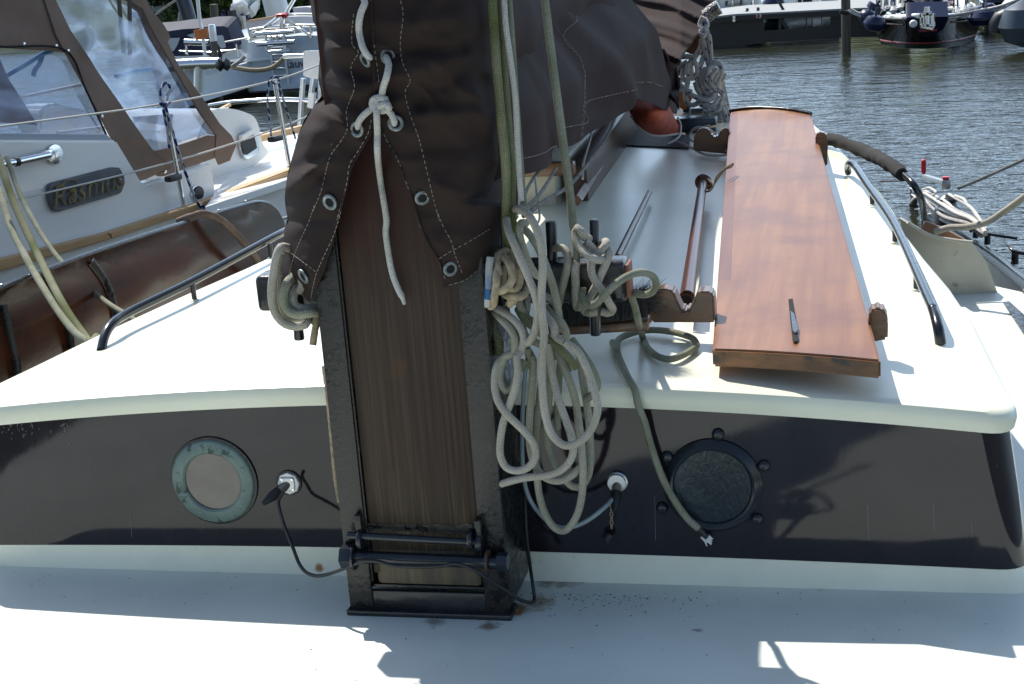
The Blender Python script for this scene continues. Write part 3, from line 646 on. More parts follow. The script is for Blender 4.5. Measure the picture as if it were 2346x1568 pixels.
# ============================================================ PLANK and poles
def plank():
    nl=pz(1632,800,.545); nr=pz(2018,826,.545); fl=pz(1673,257,.60); fr=pz(1858,263,.60)
    T=thing('gangplank',pz(1825,830,.5),'long varnished wooden gangplank lying on the white coachroof','plank')
    bm=bmesh.new(); n=24; R=[]
    for i in range(n+1):
        t=i/n; a=nl.lerp(fl,t); b=nr.lerp(fr,t); wv=0
        up=Vector((0,0,1)); a=a+up*wv; b=b+up*wv*.5
        row=[]
        for k in range(11):
            s=k/10; p=a.lerp(b,s); row.append(p+up*(.004*(1-(2*s-1)**2)+(.018*math.sin(math.pi*s) if i==n else 0)))
        R.append(row)
    top=[[bm.verts.new(p) for p in r] for r in R]; bot=[[bm.verts.new(p+Vector((0,0,-.043))) for p in r] for r in R]
    for A,flip in ((top,0),(bot,1)):
        for i in range(n):
            for k in range(10): bm.faces.new((A[i][k],A[i][k+1],A[i+1][k+1],A[i+1][k]))
    for i in range(n):
        bm.faces.new((top[i][0],top[i+1][0],bot[i+1][0],bot[i][0])); bm.faces.new((top[i][10],top[i+1][10],bot[i+1][10],bot[i][10]))
    fr_=[]
    for k in range(10): 
        fr_.append(bm.faces.new((top[0][k],top[0][k+1],bot[0][k+1],bot[0][k]))); bm.faces.new((top[n][k],top[n][k+1],bot[n][k+1],bot[n][k]))
    bmesh.ops.recalc_face_normals(bm,faces=bm.faces[:])
    es=[e for e in bm.edges if e.calc_face_angle(0)>.9]
    bmesh.ops.bevel(bm,geom=es,offset=.005,segments=2,affect='EDGES')
    b=fin('board',bm,plankw,T)
    b.data.materials.append(endw); b.data.materials.append(plankb)
    ax=(fl-nl).normalized(); sd=(nr-nl).normalized()
    d=(fl-nl).normalized()
    for p in b.data.polygons:
        c=p.center+base(b)-nl; t=c.dot(ax)/(fl-nl).length; wdt=(nr-nl).length+(((fr-fl).length-(nr-nl).length)*t); q=(c-ax*c.dot(ax)).dot(sd)/wdt
        if p.normal.dot(d)<-.75: p.material_index=1
        elif p.normal.z>.5 and t>.17 and (q<.1 or q>.88): p.material_index=2
    # slot
    plate('slot',[(1806,686),(1816,684),(1822,720),(1830,778),(1822,783),(1816,781)],lambda x,y:pz(x,y,.5562),(0,0,-.001),hole,T)
    plate('slot_wedge',[(1811,716),(1819,722),(1829,758),(1822,766),(1816,760)],lambda x,y:pz(x,y,.5575),(0,0,.004),blacks,T)
    # darker varnish border on the far end iron
    tube('end_iron',[fl+Vector((0,0,.004)),fl.lerp(fr,.3)+Vector((0,0,.02)),fl.lerp(fr,.7)+Vector((0,0,.018)),fr+Vector((0,0,.002))],.012,black,T,8)
plank()
def hook(name,label,a,b,r,cap,r1=1.):
    T=thing(name,b,label,'pole'); tube('pole',[a,b],r,polew,T,14,step=.1,rf=lambda t:1+(r1-1)*t)
    return T
T=hook('boathook','thick varnished pole resting in the roof chock beside the plank',pz(1610,420,.565),pz(1574,682,.56),.015,0,1.3)
lathe('end_cap',[(.018,-.012),(.030,0),(.028,.02),(.012,.024)],pz(1611,418,.565),(0,1,0),polew,T,20)
lathe('end_socket',[(.016,0),(.016,.002)],pz(1572,688,.557)+Vector((0,-.004,0)),(0,-1,0),hole,T,16)
T2=hook('boathook','thin varnished pole lying on the roof behind the black belaying rail',pz(1488,441,.53),pz(1415,590,.53),.0095,0,1.2)
tag(rope('pole_lashing',Z(3,[(700,980,.56),(715,950,.59),(690,925,.59),(660,940,.58),(655,985,.56),(700,990,.57),(725,960,.57),(745,910,.60),(790,870,.62),(825,848,.62),(815,865,.61),(780,880,.61),(740,935,.58),(710,980,.56)]),.0035,rope_mat('tarred_twine',(.25,.2,.12),(.15,.11,.07)),None),'brown twine lashing the thick pole end to the plank','rope')
# broom beneath the belaying rail
def broom():
    T=thing('broom',pv(1400,735,3.3),'black bristle broom head lying on the roof behind the belaying rail','broom')
    a=pv(1262,752,3.33); b=pv(1488,728,3.33); c=(a+b)/2
    beam('broom_block',a+Vector((0,0,-.0)),b+Vector((0,0,-.012)),.07,.022,chockw,T)
    bm=bmesh.new()
    for i in range(1500):
        p=a.lerp(b,random.random())+Vector((0,random.uniform(-.035,.035),.008)); 
        q=p+Vector((random.gauss(0,.009),random.gauss(-.01,.012),.06+random.random()*.022))
        dx=Vector((.0012,0,0)); bm.faces.new([bm.verts.new(k) for k in (p-dx,p+dx,q)])
    for i in range(250):
        p=b+Vector((-random.random()*.05,random.uniform(-.035,.035),.02+random.random()*.04)); q=p+Vector((.03+random.random()*.03,random.gauss(0,.01),random.gauss(.012,.02))); dz=Vector((0,0,.0012))
        bm.faces.new([bm.verts.new(k) for k in (p-dz,p+dz,q)])
    fin('bristles',bm,rubber,T,smooth=False)
broom()

# ============================================================ MAST COVER
SILL=[(-60,703),(0,710),(48,717),(74,731),(129,733),(178,728),(226,739),(229,738),(239,723),(268,704),(307,684),(355,671),(404,658),(452,652),(478,654),(507,660),(522,652),(567,648),(632,646),(700,700)]
SILR=[(-60,1116),(0,1118),(32,1119),(129,1124),(210,1134),(291,1140),(372,1143),(420,1130),(456,1127),(469,1163),(482,1163),(522,1152),(566,1155),(603,1150),(700,1140)]
def ip(T,y):
    for (a,x),(b,z) in zip(T,T[1:]):
        if y<=b: t=(y-a)/(b-a) if b>a else 0; return x+(z-x)*max(0,min(1,t))
    return T[-1][1]
FOLDS=[(735,232,865,236,9,-.020),(720,212,850,222,12,.012),(905,122,1060,112,10,-.016),(1060,112,1125,75,9,-.016),(960,236,1110,128,14,-.018),(890,240,1010,215,10,.010),(960,262,1140,262,12,.012),(985,330,1135,318,16,-.014),
 (662,392,745,352,8,-.014),(660,430,745,372,9,.014),(655,470,735,402,10,-.012),(720,300,690,420,10,.010),(875,190,965,160,12,.012),(1110,180,1128,240,10,-.02),(1095,215,1112,300,8,.014),
 (1120,260,1140,350,9,.013),(800,500,700,600,20,.006),(742,70,760,120,12,.018),(860,60,1060,40,16,.009),(900,400,1120,470,22,.008),(1050,480,1130,430,10,-.008),(745,150,850,175,10,-.009),(760,110,850,128,10,.009)]
def cover(x,y,lift=0):
    l=ip(SILL,y); r=ip(SILR,y); s=max(-1,min(1,2*(x-l)/(r-l)-1))
    k=min(1,max(0,(y-300)/350)); vf=2.845+.045*k-.02*math.exp(-((y-130)/120)**2)
    v=vf+.17*abs(s)**6
    a=.75+.25*(1-k)
    v+=a*(.013*noise.noise(Vector((x*.009+y*.004,y*.011-x*.003,.3)))+.006*noise.noise(Vector((x*.016+y*.014,y*.02-x*.010,2.)))+.0016*noise.noise(Vector((x*.05,y*.045,5.))))
    q=noise.noise(Vector((x*.006+y*.004,y*.012-x*.007,9.)))
    v-=a*.011*math.exp(-(q/.2)**2)*(1-k*.6)
    for x0,y0,x1,y1,wd,am in FOLDS:
        dx,dy=x1-x0,y1-y0; t=((x-x0)*dx+(y-y0)*dy)/(dx*dx+dy*dy); t=max(0,min(1,t)); d=math.hypot(x-x0-t*dx,y-y0-t*dy)
        if d<5*wd: v-=am*math.exp(-(d/(wd*1.7))**2)*1.35
    return pv(x,y,min(v,2.914+.17*abs(s)**6 if k>.2 else v)-lift)
MC=thing('mast_cover',(-.94,2.9,.8),'dark brown canvas mast cover with eyelets laced shut around the mast','canvas cover')
SL=[(y_,x_) for x_,y_ in SILL]
left_in=[(700,690),(707,692),(726,653),(742,614),(758,566),(772,507),(791,436),(801,394),(820,355),(843,317),(854,297),(858,270),(857,215),(853,130),(850,60),(850,-60)]
left_poly=left_in+[(x,y) for x,y in [(ip(SILL,y),y) for y in (-60,0,25,48,74,100,129,160,190,226,233,245,268,290,307,330,355,380,404,430,452,480,507,522,545,567,600,632)]]+[(657,648)]
panel('left_flap',left_poly[1:],lambda x,y:cover(x,y),canvas,MC,th=.003,step=8,ang=85)
right_in=[(849,-60),(851,60),(854,140),(857,215),(861,275),(870,291),(881,323),(901,355),(920,397),(940,446),(959,507),(972,540),(984,564),(1005,596),(1013,627),(1016,661),(1031,656),(1071,640),(1123,603),(1155,566),(1152,522),(1163,482),(1163,469),(1140,462),(1128,456),(1130,420)]
right_poly=right_in+[(ip(SILR,y),y) for y in (400,372,330,291,250,210,170,129,80,32,0,-60)]
panel('right_flap',right_poly,lambda x,y:cover(x,y,.0045),canvas,MC,th=.003,step=8,ang=85)
def wrap(name,ys,T,sgn):
    bm=bmesh.new(); R=[]
    for y in ys:
        e=cover(ip(T,y)+(.5 if sgn<0 else -.5),y); row=[]
        for k in range(6):
            t=k/5; row.append(bm.verts.new(Vector((e.x+sgn*.02*math.sin(t*3)-sgn*.12*t*t,e.y+(.30 if (y<226 or sgn>0) else .09)*t,e.z+.01*nzv((y*.02,t*3,1))))))
        R.append(row)
    for a,b in zip(R,R[1:]):
        for k in range(5): bm.faces.new((a[k],a[k+1],b[k+1],b[k]))
    bmesh.ops.solidify(bm,geom=bm.faces[:],thickness=.003)
    return fin(name,bm,canvas,MC)
wrap('left_side',[-60+i*20 for i in range(34)],SILL,-1)
wrap('right_side',[-60+i*20 for i in range(25)],SILR,1)
bk=box('back_canvas',(-.94,3.16,1.1),(.34,.03,.62),canvas,MC,bev=.01)
seam=tube('seam_hem',[cover(x,y,.007) for x,y in ((851,-40),(853,60),(856,140),(859,215),(863,275),(872,293),(883,325),(903,357),(922,399),(942,448),(961,509),(974,542),(986,566),(1006,598),(1015,629))],.0022,canvas,MC,6)
tube('seam_hem',[cover(x,y,.003) for x,y in ((709,688),(728,650),(744,611),(760,562),(774,505),(793,434),(803,392),(822,353),(845,315),(853,298))],.0022,canvas,MC,6)
def stitches(name,pts,fn,m,parent,dash=.0075,gap=.005,r=.0009):
    P=[Vector((x,y,0)) for x,y in pts]; S=smoothpath(P,1.5); W=[fn(p.x,p.y) for p in S]
    bm=bmesh.new(); L=0; on=None
    for i in range(1,len(W)):
        L+=(W[i]-W[i-1]).length; k=(L%(dash+gap))<dash
        if k:
            if on is None: on=W[i-1]
            elif (W[i]-on).length>dash*.85: sweep(bm,[on,W[i]],r,4,step=9); on=None
        else:
            if on is not None: sweep(bm,[on,W[i-1]],r,4,step=9) if (W[i-1]-on).length>1e-4 else None
            on=None
    return fin(name,bm,m,parent,smooth=False)
cf=lambda x,y:cover(x,y,.006)
for pts in (Z(2,[(620,100),(605,250),(615,330),(655,370),(600,480),(625,620),(570,780),(575,910),(530,1000),(450,1120),(390,1350),(330,1500)])+Z(5,[(420,0),(370,150),(300,300),(240,450),(185,640)]),
            Z(2,[(940,-40),(970,100),(950,300),(965,440),(1020,570),(985,650),(1010,780),(1080,980),(1140,1220),(1190,1430),(1230,1568)])+Z(5,[(1480,40),(1540,190),(1610,320),(1640,430),(1710,610)]),
            Z(2,[(738,-40),(755,150),(765,330),(790,500),(800,600)]),
            Z(2,[(815,910),(860,1010),(930,1130),(990,1290),(1040,1430),(1080,1568)])+Z(5,[(1330,170),(1420,360),(1490,470),(1520,560),(1560,650)]),
            Z(2,[(745,850),(720,950),(640,1090),(590,1170),(570,1300),(545,1400),(500,1560)])+Z(5,[(650,60),(580,280),(500,450),(430,620),(385,830)]),
            Z(5,[(145,375),(240,440),(450,600)]),Z(5,[(150,640),(250,720),(380,835)]),Z(5,[(1505,470),(1600,410),(1750,330),(1950,210)]),Z(5,[(1590,700),(1740,650),(1900,520),(2020,430),(2075,330)])):
    stitches('stitching',pts,cf,thread,MC)
def eyelet(x,y,r,parent,tilt=0):
    c=cover(x,y,.008); e=1.5
    n=(cover(x-15,y)-cover(x+15,y)).cross(cover(x,y+15)-cover(x,y-15)).normalized()
    if n.y>0: n=-n
    n=(n+Vector((tilt,0,0))).normalized()
    o=lathe('eyelet',[(r*.55,-.001),(r*.58,.0018),(r*.8,.003),(r*.97,.0015),(r,-.001)],c,n,zinc,parent,28)
    lathe('eyelet_hole',[(r*.56,0),(r*.56,.0012)],c,n,hole,o,20); return c
for x,y,r,t in Z(2,[(450,1435,.0175,0),(1107,1405,.0165,.5),(917,875,.0165,.1),(642,920,.0165,-.6),(862,400,.0165,.2),(700,430,.0155,-.6)])+Z(5,[(321,625,.0175,0),(1603,560,.0165,.4)]):
    eyelet(x,y,r,MC,t)
# rope seen through two lower eyelets
lace=thing('lacing_rope',cover(870,250),'white lacing cord knotted across the mast cover eyelets with a long tail','rope')
def cv(k,pts,lift=.012): return [cover(x,y,(q[0] if q else lift)) for x,y,*q in Z(k,pts)]
tube('strand',cv(2,[(680,-30),(700,20,.02),(675,80,.022),(658,160,.02),(660,240,.022),(685,340,.02),(715,390,.016),(735,412,.004)]),.0068,ropeW,lace,12)
tube('strand',cv(2,[(840,395,.0),(855,420,.014),(868,460,.02),(855,540,.02),(830,620,.02),(818,690,.022),(815,730,.02)]),.0068,ropeW,lace,12)
tube('strand',cv(2,[(655,915,.0),(650,880,.014),(680,830,.02),(730,785,.022),(770,760,.02)]),.0066,ropeW,lace,12)
tube('strand',cv(2,[(905,890,.0),(908,860,.014),(885,810,.02),(845,775,.022),(800,765,.02)]),.0066,ropeW,lace,12)
tube('knot',cv(2,[(800,790,.02),(755,760,.026),(755,715,.03),(790,695,.034),(845,705,.03),(850,725,.022),(800,730,.02),(760,745,.02),(780,765,.034),(840,740,.036),(868,750,.03),(860,775,.024),(810,785,.022),(800,740,.02)]),.0072,ropeW,lace,12)
tail=cv(2,[(790,700,.038),(780,760,.042),(783,830,.034),(788,950,.024),(788,1080,.02),(805,1250,.014),(828,1400,.012),(850,1540,.0)])
tail=tail[:5]+[pv(x,y,2.925-.012) for x,y in Z(2,[(805,1250),(828,1400),(852,1560)])]+[pv(x,y,2.913) for x,y in Z(5,[(1040,250),(1075,500),(1110,640),(1150,740),(1185,810),(1203,868)])]
tube('tail',tail,.0068,ropeW,lace,12,rf=lambda t:1 if t<.97 else .8-(t-.97)*8)

# ============================================================ BOOM COVER
BC=thing('boom_cover',(-.9,5,1),'dark brown canvas cover hanging over the boom and furled sail','canvas cover')
def bcv(x,y,lift=0):
    p=pu(x,y,-.76); q=p.y; tz=max(0,p.z-1.05)
    wv=.030*math.sin(q*2.6+.5)*min(1,max(0,(1.3-p.z)/.4))+.014*math.sin(q*9+2*p.z)*math.sin(q*3.1+1) +.03*noise.noise(Vector((q*1.6,p.z*.8,1)))+.012*noise.noise(Vector((q*5,p.z*2.5,4)))
    fold=0
    for x0,y0,x1,y1,wd,am in ((1283,330,1250,60,7,.03),(1440,240,1345,0,16,.05),(1470,230,1400,20,14,-.03),(1510,245,1450,40,12,.035),(1380,250,1330,80,18,-.025),(1540,230,1480,60,10,-.02),(1205,400,1195,250,14,-.015)):
        dx,dy=x1-x0,y1-y0; t=((x-x0)*dx+(y-y0)*dy)/(dx*dx+dy*dy); t=max(0,min(1,t)); d=math.hypot(x-x0-t*dx,y-y0-t*dy); fold+=am*math.exp(-(d/wd)**2)
    e=1-.75*max(0,min(1,(q-4.6)/1.6)); return Vector((p.x+(wv*.6+fold*.45)*e+lift-tz*.5,p.y,p.z))
BP=[(1085,-40),(1085,520),(1150,515),(1188,490),(1200,404),(1235,393),(1262,384),(1279,373),(1281,350),(1283,331),(1300,341),(1320,333),(1345,318),(1375,297),(1405,273),(1432,251),(1438,226),(1470,231),(1500,240),(1520,250),(1540,258),(1553,262),(1557,242),(1548,210),(1540,185),(1530,160),(1520,120),(1512,90),(1500,45),(1490,0),(1480,-40)]  # near lower corner extended unseen behind the ropes to block stray sun
panel('side_panel',BP,bcv,canvas2,BC,th=.004,step=10,ang=85)
bm=bmesh.new(); _R=[]
for i in range(40):
    v=3.35+i*.1; _R.append([bm.verts.new((-1.13+.03*nzv((0,v*1.5,k*.15))-.03*k/8+.10*(1-k/8),v,(1.58+.13*min(1,(v-3.35)/1.1)+.03*min(1,max(0,(v-4.4)))-.12*max(0,v-5.9))*(1-k/8)+(.90-.075*(v-3.3)+(.0 if v<5.2 else -.12))*k/8)) for k in range(9)])
for a,b in zip(_R,_R[1:]):
    for k in range(8): bm.faces.new((a[k],a[k+1],b[k+1],b[k]))
thicken(bm,.004); fin('far_shadow_panel',bm,canvas2,BC)  # unseen far side, height added so it shades the roof and deck
bm=bmesh.new(); sweep(bm,[V3(-.95,3.45,1.28),V3(-.96,4.2,1.25),V3(-.96,5.0,1.24),V3(-.95,5.7,1.22)],.15,28,step=.08,flat=.85)
for v in bm.verts: v.co+=Vector((v.co.x+.96,0,v.co.z-1.4))*.25*nzv((v.co.x*3,v.co.y*1.8,v.co.z*3),1.5)
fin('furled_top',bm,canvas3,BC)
def fur(x,y,lift=0):
    v=6.45+.0055*(215-y)+.0011*(x-1500)
    t=y*.9-(x-1455)*.30+12*noise.noise(Vector((x*.012,y*.012,3))); f=abs(math.sin(t*.075))
    v+=.035*math.sin(t*.13)+.012*math.sin(t*.31+1)+.015*noise.noise(Vector((x*.02-y*.01,y*.02,7)))+.0012*abs(x-1560)
    return pv(x,y,v)
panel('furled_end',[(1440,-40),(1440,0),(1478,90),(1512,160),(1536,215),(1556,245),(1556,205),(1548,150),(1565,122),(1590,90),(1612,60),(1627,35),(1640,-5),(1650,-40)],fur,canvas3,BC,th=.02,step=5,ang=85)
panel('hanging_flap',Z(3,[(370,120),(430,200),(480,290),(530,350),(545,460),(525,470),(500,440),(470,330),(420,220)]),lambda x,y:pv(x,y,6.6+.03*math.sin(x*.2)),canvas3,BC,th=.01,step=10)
bf=lambda x,y:bcv(x,y,.006)
for pts in (Z(2,[(2190,0),(2240,150),(2290,330),(2310,430),(2280,650),(2250,800),(2240,990)]),Z(2,[(1820,1135),(1950,1090),(2060,1040),(2080,1030)]),Z(2,[(2110,910),(2200,890),(2310,860)])+Z(3,[(70,545),(170,500),(275,465)]),Z(3,[(290,430),(380,428),(470,450)]),
            Z(3,[(150,40),(70,180),(95,330),(65,600),(50,730)])):
    stitches('stitching',pts,bf,thread,BC,dash=.014,gap=.007,r=.0012)
rb=panel('red_sail_corner',Z(3,[(283,505),(330,508),(400,512),(470,522),(495,545),(520,600),(545,650),(543,690),(500,697),(430,700),(380,690),(330,645),(295,590),(278,545)]),lambda x,y:pv(x,y,6.15+.0011*((x-1490)**2+(y-265)**2)*.12+.02*noise.noise(Vector((x*.03,y*.05,1)))),M('red_orange_sailcloth',(.50,.085,.035),.75,c2=(.28,.045,.022),ns=9,bump=.2,bs=40),None,th=.05,step=9)
tag(rb,'red orange sail corner hanging out beneath the brown boom cover','sail')
tube('boltrope',[pv(x,y,6.15+.00013*((x-1490)**2+(y-265)**2)) for x,y in Z(3,[(300,600),(340,655),(390,692),(440,703),(500,700),(540,694)])],.006,ropeW,rb)

# ============================================================ HALYARDS AND LINES
def R(name,label,pts,r,m,**k): return tag(rope(name,pts,r,m,None,**k),label,'rope','running rigging on the mast')
R('halyard','thick mossy green braided halyard beside the mast cover, leftmost of the vertical ropes',Z(2,[(1590,-120,2.93),(1600,0,2.93),(1625,400,2.93),(1655,750,2.94),(1690,1100,2.94),(1700,1300,2.95),(1700,1560,2.96)])+[(1165,560,2.97),(1172,640,2.99)],.0105,ropeG)
R('halyard','olive green halyard pressed between the thick mossy rope and the white one',Z(2,[(1650,-120,2.97),(1660,0,2.97),(1685,500,2.97),(1715,900,2.97),(1740,1200,2.97),(1735,1500,2.97)])+[(1175,520,2.97),(1170,590,2.99)],.0095,ropeG)
R('halyard','clean white braided halyard ending above the rope bundle',Z(2,[(1672,-120,2.945),(1685,0,2.945),(1700,200,2.94),(1735,450,2.94),(1765,700,2.94),(1780,1000,2.945),(1795,1250,2.95),(1808,1425,2.95)]),.0062,ropeW)
R('halyard','thin green halyard, rightmost of the four against the mast',Z(2,[(1712,-120,3.0),(1722,0,3.0),(1755,450,3.0),(1785,900,3.0),(1815,1300,3.0),(1835,1520,3.0)]),.0065,ropeD)
R('halyard','grey green halyard running alone down to the right belaying pin in a figure of eight',
  Z(2,[(1965,-120,3.12),(1975,0,3.11),(2030,450,3.1),(2090,900,3.09),(2150,1350,3.08)])+Z(6,[(862,300,3.065),(885,450,3.055),(893,620,3.04),(885,800,3.035),(890,950,3.035),(905,1050,3.035),(925,1050,3.025),(940,1000,3.02),(945,880,3.025)]),.0092,ropeD)
B_=thing('rope_on_pin',pv(1375,650,3.0),'pale braided rope wrapped in crossing turns round the right belaying pin','rope','running rigging on the mast')
for pts in ([(1005,465,3.07),(960,445,3.03),(935,400,3.02),(905,372,3.03),(885,410,3.03),(895,480,3.02),(930,550,3.01),(990,605,2.995),(1060,640,2.99),(1115,645,3.01),(1120,625,3.06)],
  [(1090,540,3.09),(1140,490,3.06),(1150,510,3.03),(1110,560,3.02),(1055,610,3.015),(1025,680,3.01),(1030,770,3.01),(1075,850,3.005),(1130,930,3.0),(1180,1020,3.01),(1205,1060,3.03),(1190,1090,3.06)],
  [(1100,540,3.10),(1160,555,3.05),(1175,600,3.02),(1145,680,3.02),(1105,770,3.02),(1060,870,3.02),(1010,970,3.02),(965,1060,3.03),(975,1090,3.06)],
  [(975,1085,3.04),(1010,1098,3.02),(1060,1090,3.03)],[(1110,1085,3.03),(1160,1098,3.03),(1195,1080,3.05)],
  [(985,560,3.06),(975,530,3.04),(1000,505,3.03),(1030,540,3.03),(1045,600,3.03)],
  [(905,660,3.03),(885,720,3.025),(890,850,3.02),(890,960,3.02),(895,1040,3.03),(915,1055,3.03)]):
    rope('turn',Z(6,pts),.0088,ropeP,B_,n=12)
R('belayed_rope','dark green speckled rope falling from the pin over the roof to the right porthole',
  Z(6,[(940,930,3.0),(960,1000,2.985),(1000,1030,2.98),(1060,1020,2.975),(1130,950,2.97),(1210,870,2.97),(1310,795,2.99),(1400,758,3.02),(1480,752,3.05),(1550,785,3.07),(1575,850,3.08),(1550,910,3.08),(1490,940,3.09),(1420,935,3.10),(1385,930,3.12),(1370,960,3.14)])+
  Z(6,[(1400,1060,3.19),(1425,1170,3.22),(1460,1300,.499),(1500,1390,.499),(1580,1460,.499),(1680,1490,.499),(1780,1465,.499),(1880,1410,.496),(1918,1365,.496),(1880,1310,.498),(1760,1268,.5),(1620,1245,.502),(1480,1245,.503),(1350,1275,.503),(1260,1320,.503),(1240,1390,.503),(1255,1470,.503)])+
  Z(7,[(985,-40,.503),(1040,90,.503),(1090,200,.503),(1140,290,3.105),(1165,400,3.098),(1210,520,3.10),(1245,650,3.105),(1290,790,3.105),(1340,920,3.105),(1410,1050,3.10),(1500,1180,3.10),(1585,1258,3.10)]),.0082,ropeD,n=12)
tl=thing('rope_end',pz(1500,1250,.1),'black taped rope tip with frayed white end below the right porthole','rope end')
tube('whipping',trace(Z(7,[(1580,1255,3.10),(1640,1318,3.105)])),.0072,rubber,tl,12,step=9)
bm=bmesh.new()
for i in range(50):
    a=pv(1614,1230,3.105)+Vector((random.gauss(0,.004),random.gauss(0,.004),random.gauss(0,.004))); sweep(bm,[a,a+Vector((random.gauss(.007,.004),random.gauss(0,.003),random.gauss(-.007,.004)))],.0012,4,step=1)
fin('frayed_end',bm,glossw,tl)
# right-hand bundle of loops
BN=thing('rope_bundle',pv(1230,800,2.95),'tangled bundle of grey green braided rope loops hanging right of the mast','rope bundle')
def L6(pts,m=ropeP,r=.0084): rope('loop',Z(6,pts),r,m,BN,n=12)
def both(p6,p7,m=ropeP,r=.0084): rope('loop',Z(6,p6)+Z(7,p7),r,m,BN,n=12)
both([(370,215,2.97),(430,215,2.93),(510,290,2.90),(575,430,2.885),(605,580,2.88),(610,750,2.875),(600,920,2.875),(605,1100,2.87),(620,1280,2.87),(612,1420,2.87)],
     [(498,60,2.87),(495,200,2.87),(505,380,2.86),(530,520,2.86),(575,620,2.86),(660,680,2.855),(760,650,2.855),(835,570,2.86),(878,460,2.865),(875,360,2.87),(845,250,2.88),(800,130,2.885),(740,20,2.89),(650,-40,2.89)])
rope('loop',Z(7,[(650,-40,2.89),(590,-80,2.9)])+Z(6,[(700,1200,2.90),(640,1120,2.92),(600,1060,2.94)]),.0084,ropeP,BN)
L6([(300,300,2.95),(320,400,2.92),(370,520,2.90),(430,660,2.89),(490,800,2.885),(540,930,2.88),(568,1060,2.88),(560,1180,2.88),(530,1290,2.885),(480,1350,2.90),(460,1300,2.93)])
L6([(470,330,2.96),(420,340,2.93),(415,440,2.92),(450,560,2.92),(495,680,2.925),(550,765,2.93),(600,790,2.95)],ropeA)
L6([(450,380,2.97),(500,430,2.96),(560,520,2.95),(600,600,2.96),(640,700,2.95),(690,840,2.95),(720,960,2.94),(745,1100,2.94),(755,1250,2.95)],ropeA)
L6([(720,545,3.08),(780,545,3.05),(820,600,3.03),(820,700,3.02),(790,830,3.02),(760,950,3.02),(735,1060,3.0),(700,1150,2.98)],ropeA,.0088)
L6([(380,260,2.98),(340,330,2.98),(360,430,2.97),(420,500,2.97)],ropeA)
both([(200,1090,2.97),(270,1160,2.93),(340,1240,2.91),(375,1330,2.90),(360,1440,2.90)],[(240,60,2.90),(205,150,2.90),(205,240,2.895),(240,295,2.895),(290,270,2.90),(320,180,2.91),(370,90,2.93)],ropeA)
both([(180,1040,2.98),(270,1090,2.94),(370,1160,2.92),(430,1240,2.905),(450,1330,2.90),(420,1430,2.90)],
     [(320,60,2.89),(325,160,2.885),(310,270,2.88),(270,390,2.88),(225,520,2.88),(205,640,2.88),(205,750,2.88),(245,830,2.88),(320,855,2.875),(400,830,2.875),(448,760,2.875),(440,680,2.875),(390,600,2.87),(320,530,2.87),(240,450,2.87),(185,360,2.88),(165,250,2.89),(180,130,2.90),(240,60,2.92),(320,20,2.94)])
both([(480,1400,2.94),(500,1480,2.94)],[(430,60,2.94),(430,200,2.94),(415,400,2.94),(405,600,2.94),(420,740,2.94),(460,840,2.94),(530,910,2.94),(620,925,2.94),(700,890,2.94),(760,830,2.95)],ropeA)
rope('loop',Z(7,[(170,955,2.97),(215,945,2.93),(300,920,2.92),(400,900,2.915),(510,890,2.91),(610,860,2.905),(680,800,2.90),(712,720,2.90),(700,620,2.90),(660,500,2.905),(610,360,2.91),(575,220,2.92),(555,100,2.925),(540,-30,2.93)]),.0084,ropeP,BN)
rope('loop',Z(7,[(540,-60,2.98),(530,100,2.98),(485,300,2.98),(465,500,2.975),(458,700,2.975),(460,880,2.97),(475,1020,2.97),(510,1140,2.965),(570,1240,2.96),(640,1275,2.96),(700,1230,2.955),(750,1130,2.95),(775,1000,2.95),(780,850,2.94),(768,680,2.94),(750,520,2.935),(730,380,2.93),(690,240,2.93),(640,120,2.94),(590,10,2.95)]),.0084,ropeA,BN)
rope('loop',Z(7,[(700,-60,2.98),(790,60,2.96),(850,160,2.95),(880,250,2.95),(860,310,2.96),(800,360,2.97)]),.0084,ropeD,BN)
rope('loop',Z(7,[(760,60,2.97),(775,200,2.98),(800,350,2.98),(820,500,2.98),(830,650,2.98),(832,780,2.97),(815,890,2.97),(770,960,2.97),(710,965,2.97),(650,910,2.97),(590,830,2.97),(545,720,2.975),(525,560,2.98),(540,380,2.985),(545,200,2.99),(530,40,2.99)]),.0084,ropeA,BN)
rope('loop',Z(7,[(640,-60,3.0),(620,100,3.0),(610,300,3.0),(600,450,3.0),(605,560,3.0)]),.0075,ropeD,BN)
L6([(400,1060,2.96),(440,1130,2.94),(520,1210,2.94),(620,1290,2.94),(720,1370,2.93),(820,1460,2.93),(900,1568,2.93)],ropeG)
L6([(480,960,2.98),(470,1080,2.96),(440,1200,2.96),(470,1300,2.96),(560,1350,2.96),(640,1400,2.96),(700,1500,2.96)],ropeA)
L6([(640,1050,2.96),(700,1110,2.94),(770,1180,2.93),(810,1270,2.93),(800,1350,2.94)],ropeA)
L6([(290,1000,3.0),(300,1100,2.99),(340,1180,2.98),(400,1300,2.98),(380,1420,2.98)],ropeG)
L6([(180,1130,3.0),(200,1250,2.98),(240,1340,2.97),(230,1450,2.97)],ropeG,.0105)
L6([(560,940,2.98),(640,960,2.97),(720,1020,2.96),(740,1100,2.96)],ropeP)
L6([(400,960,2.96),(420,1040,2.95),(470,1130,2.95),(540,1180,2.96)],ropeD)
L6([(650,1350,2.95),(730,1430,2.95),(790,1520,2.95),(830,1600,2.95)],ropeG)
L6([(330,1330,2.95),(420,1360,2.95),(500,1440,2.95),(480,1560,2.95)],ropeA)
tr_=thing('laid_rope_coil',pv(1145,600,2.92),'tan three strand twisted rope coiled tight under the edge of the mast cover','rope coil')
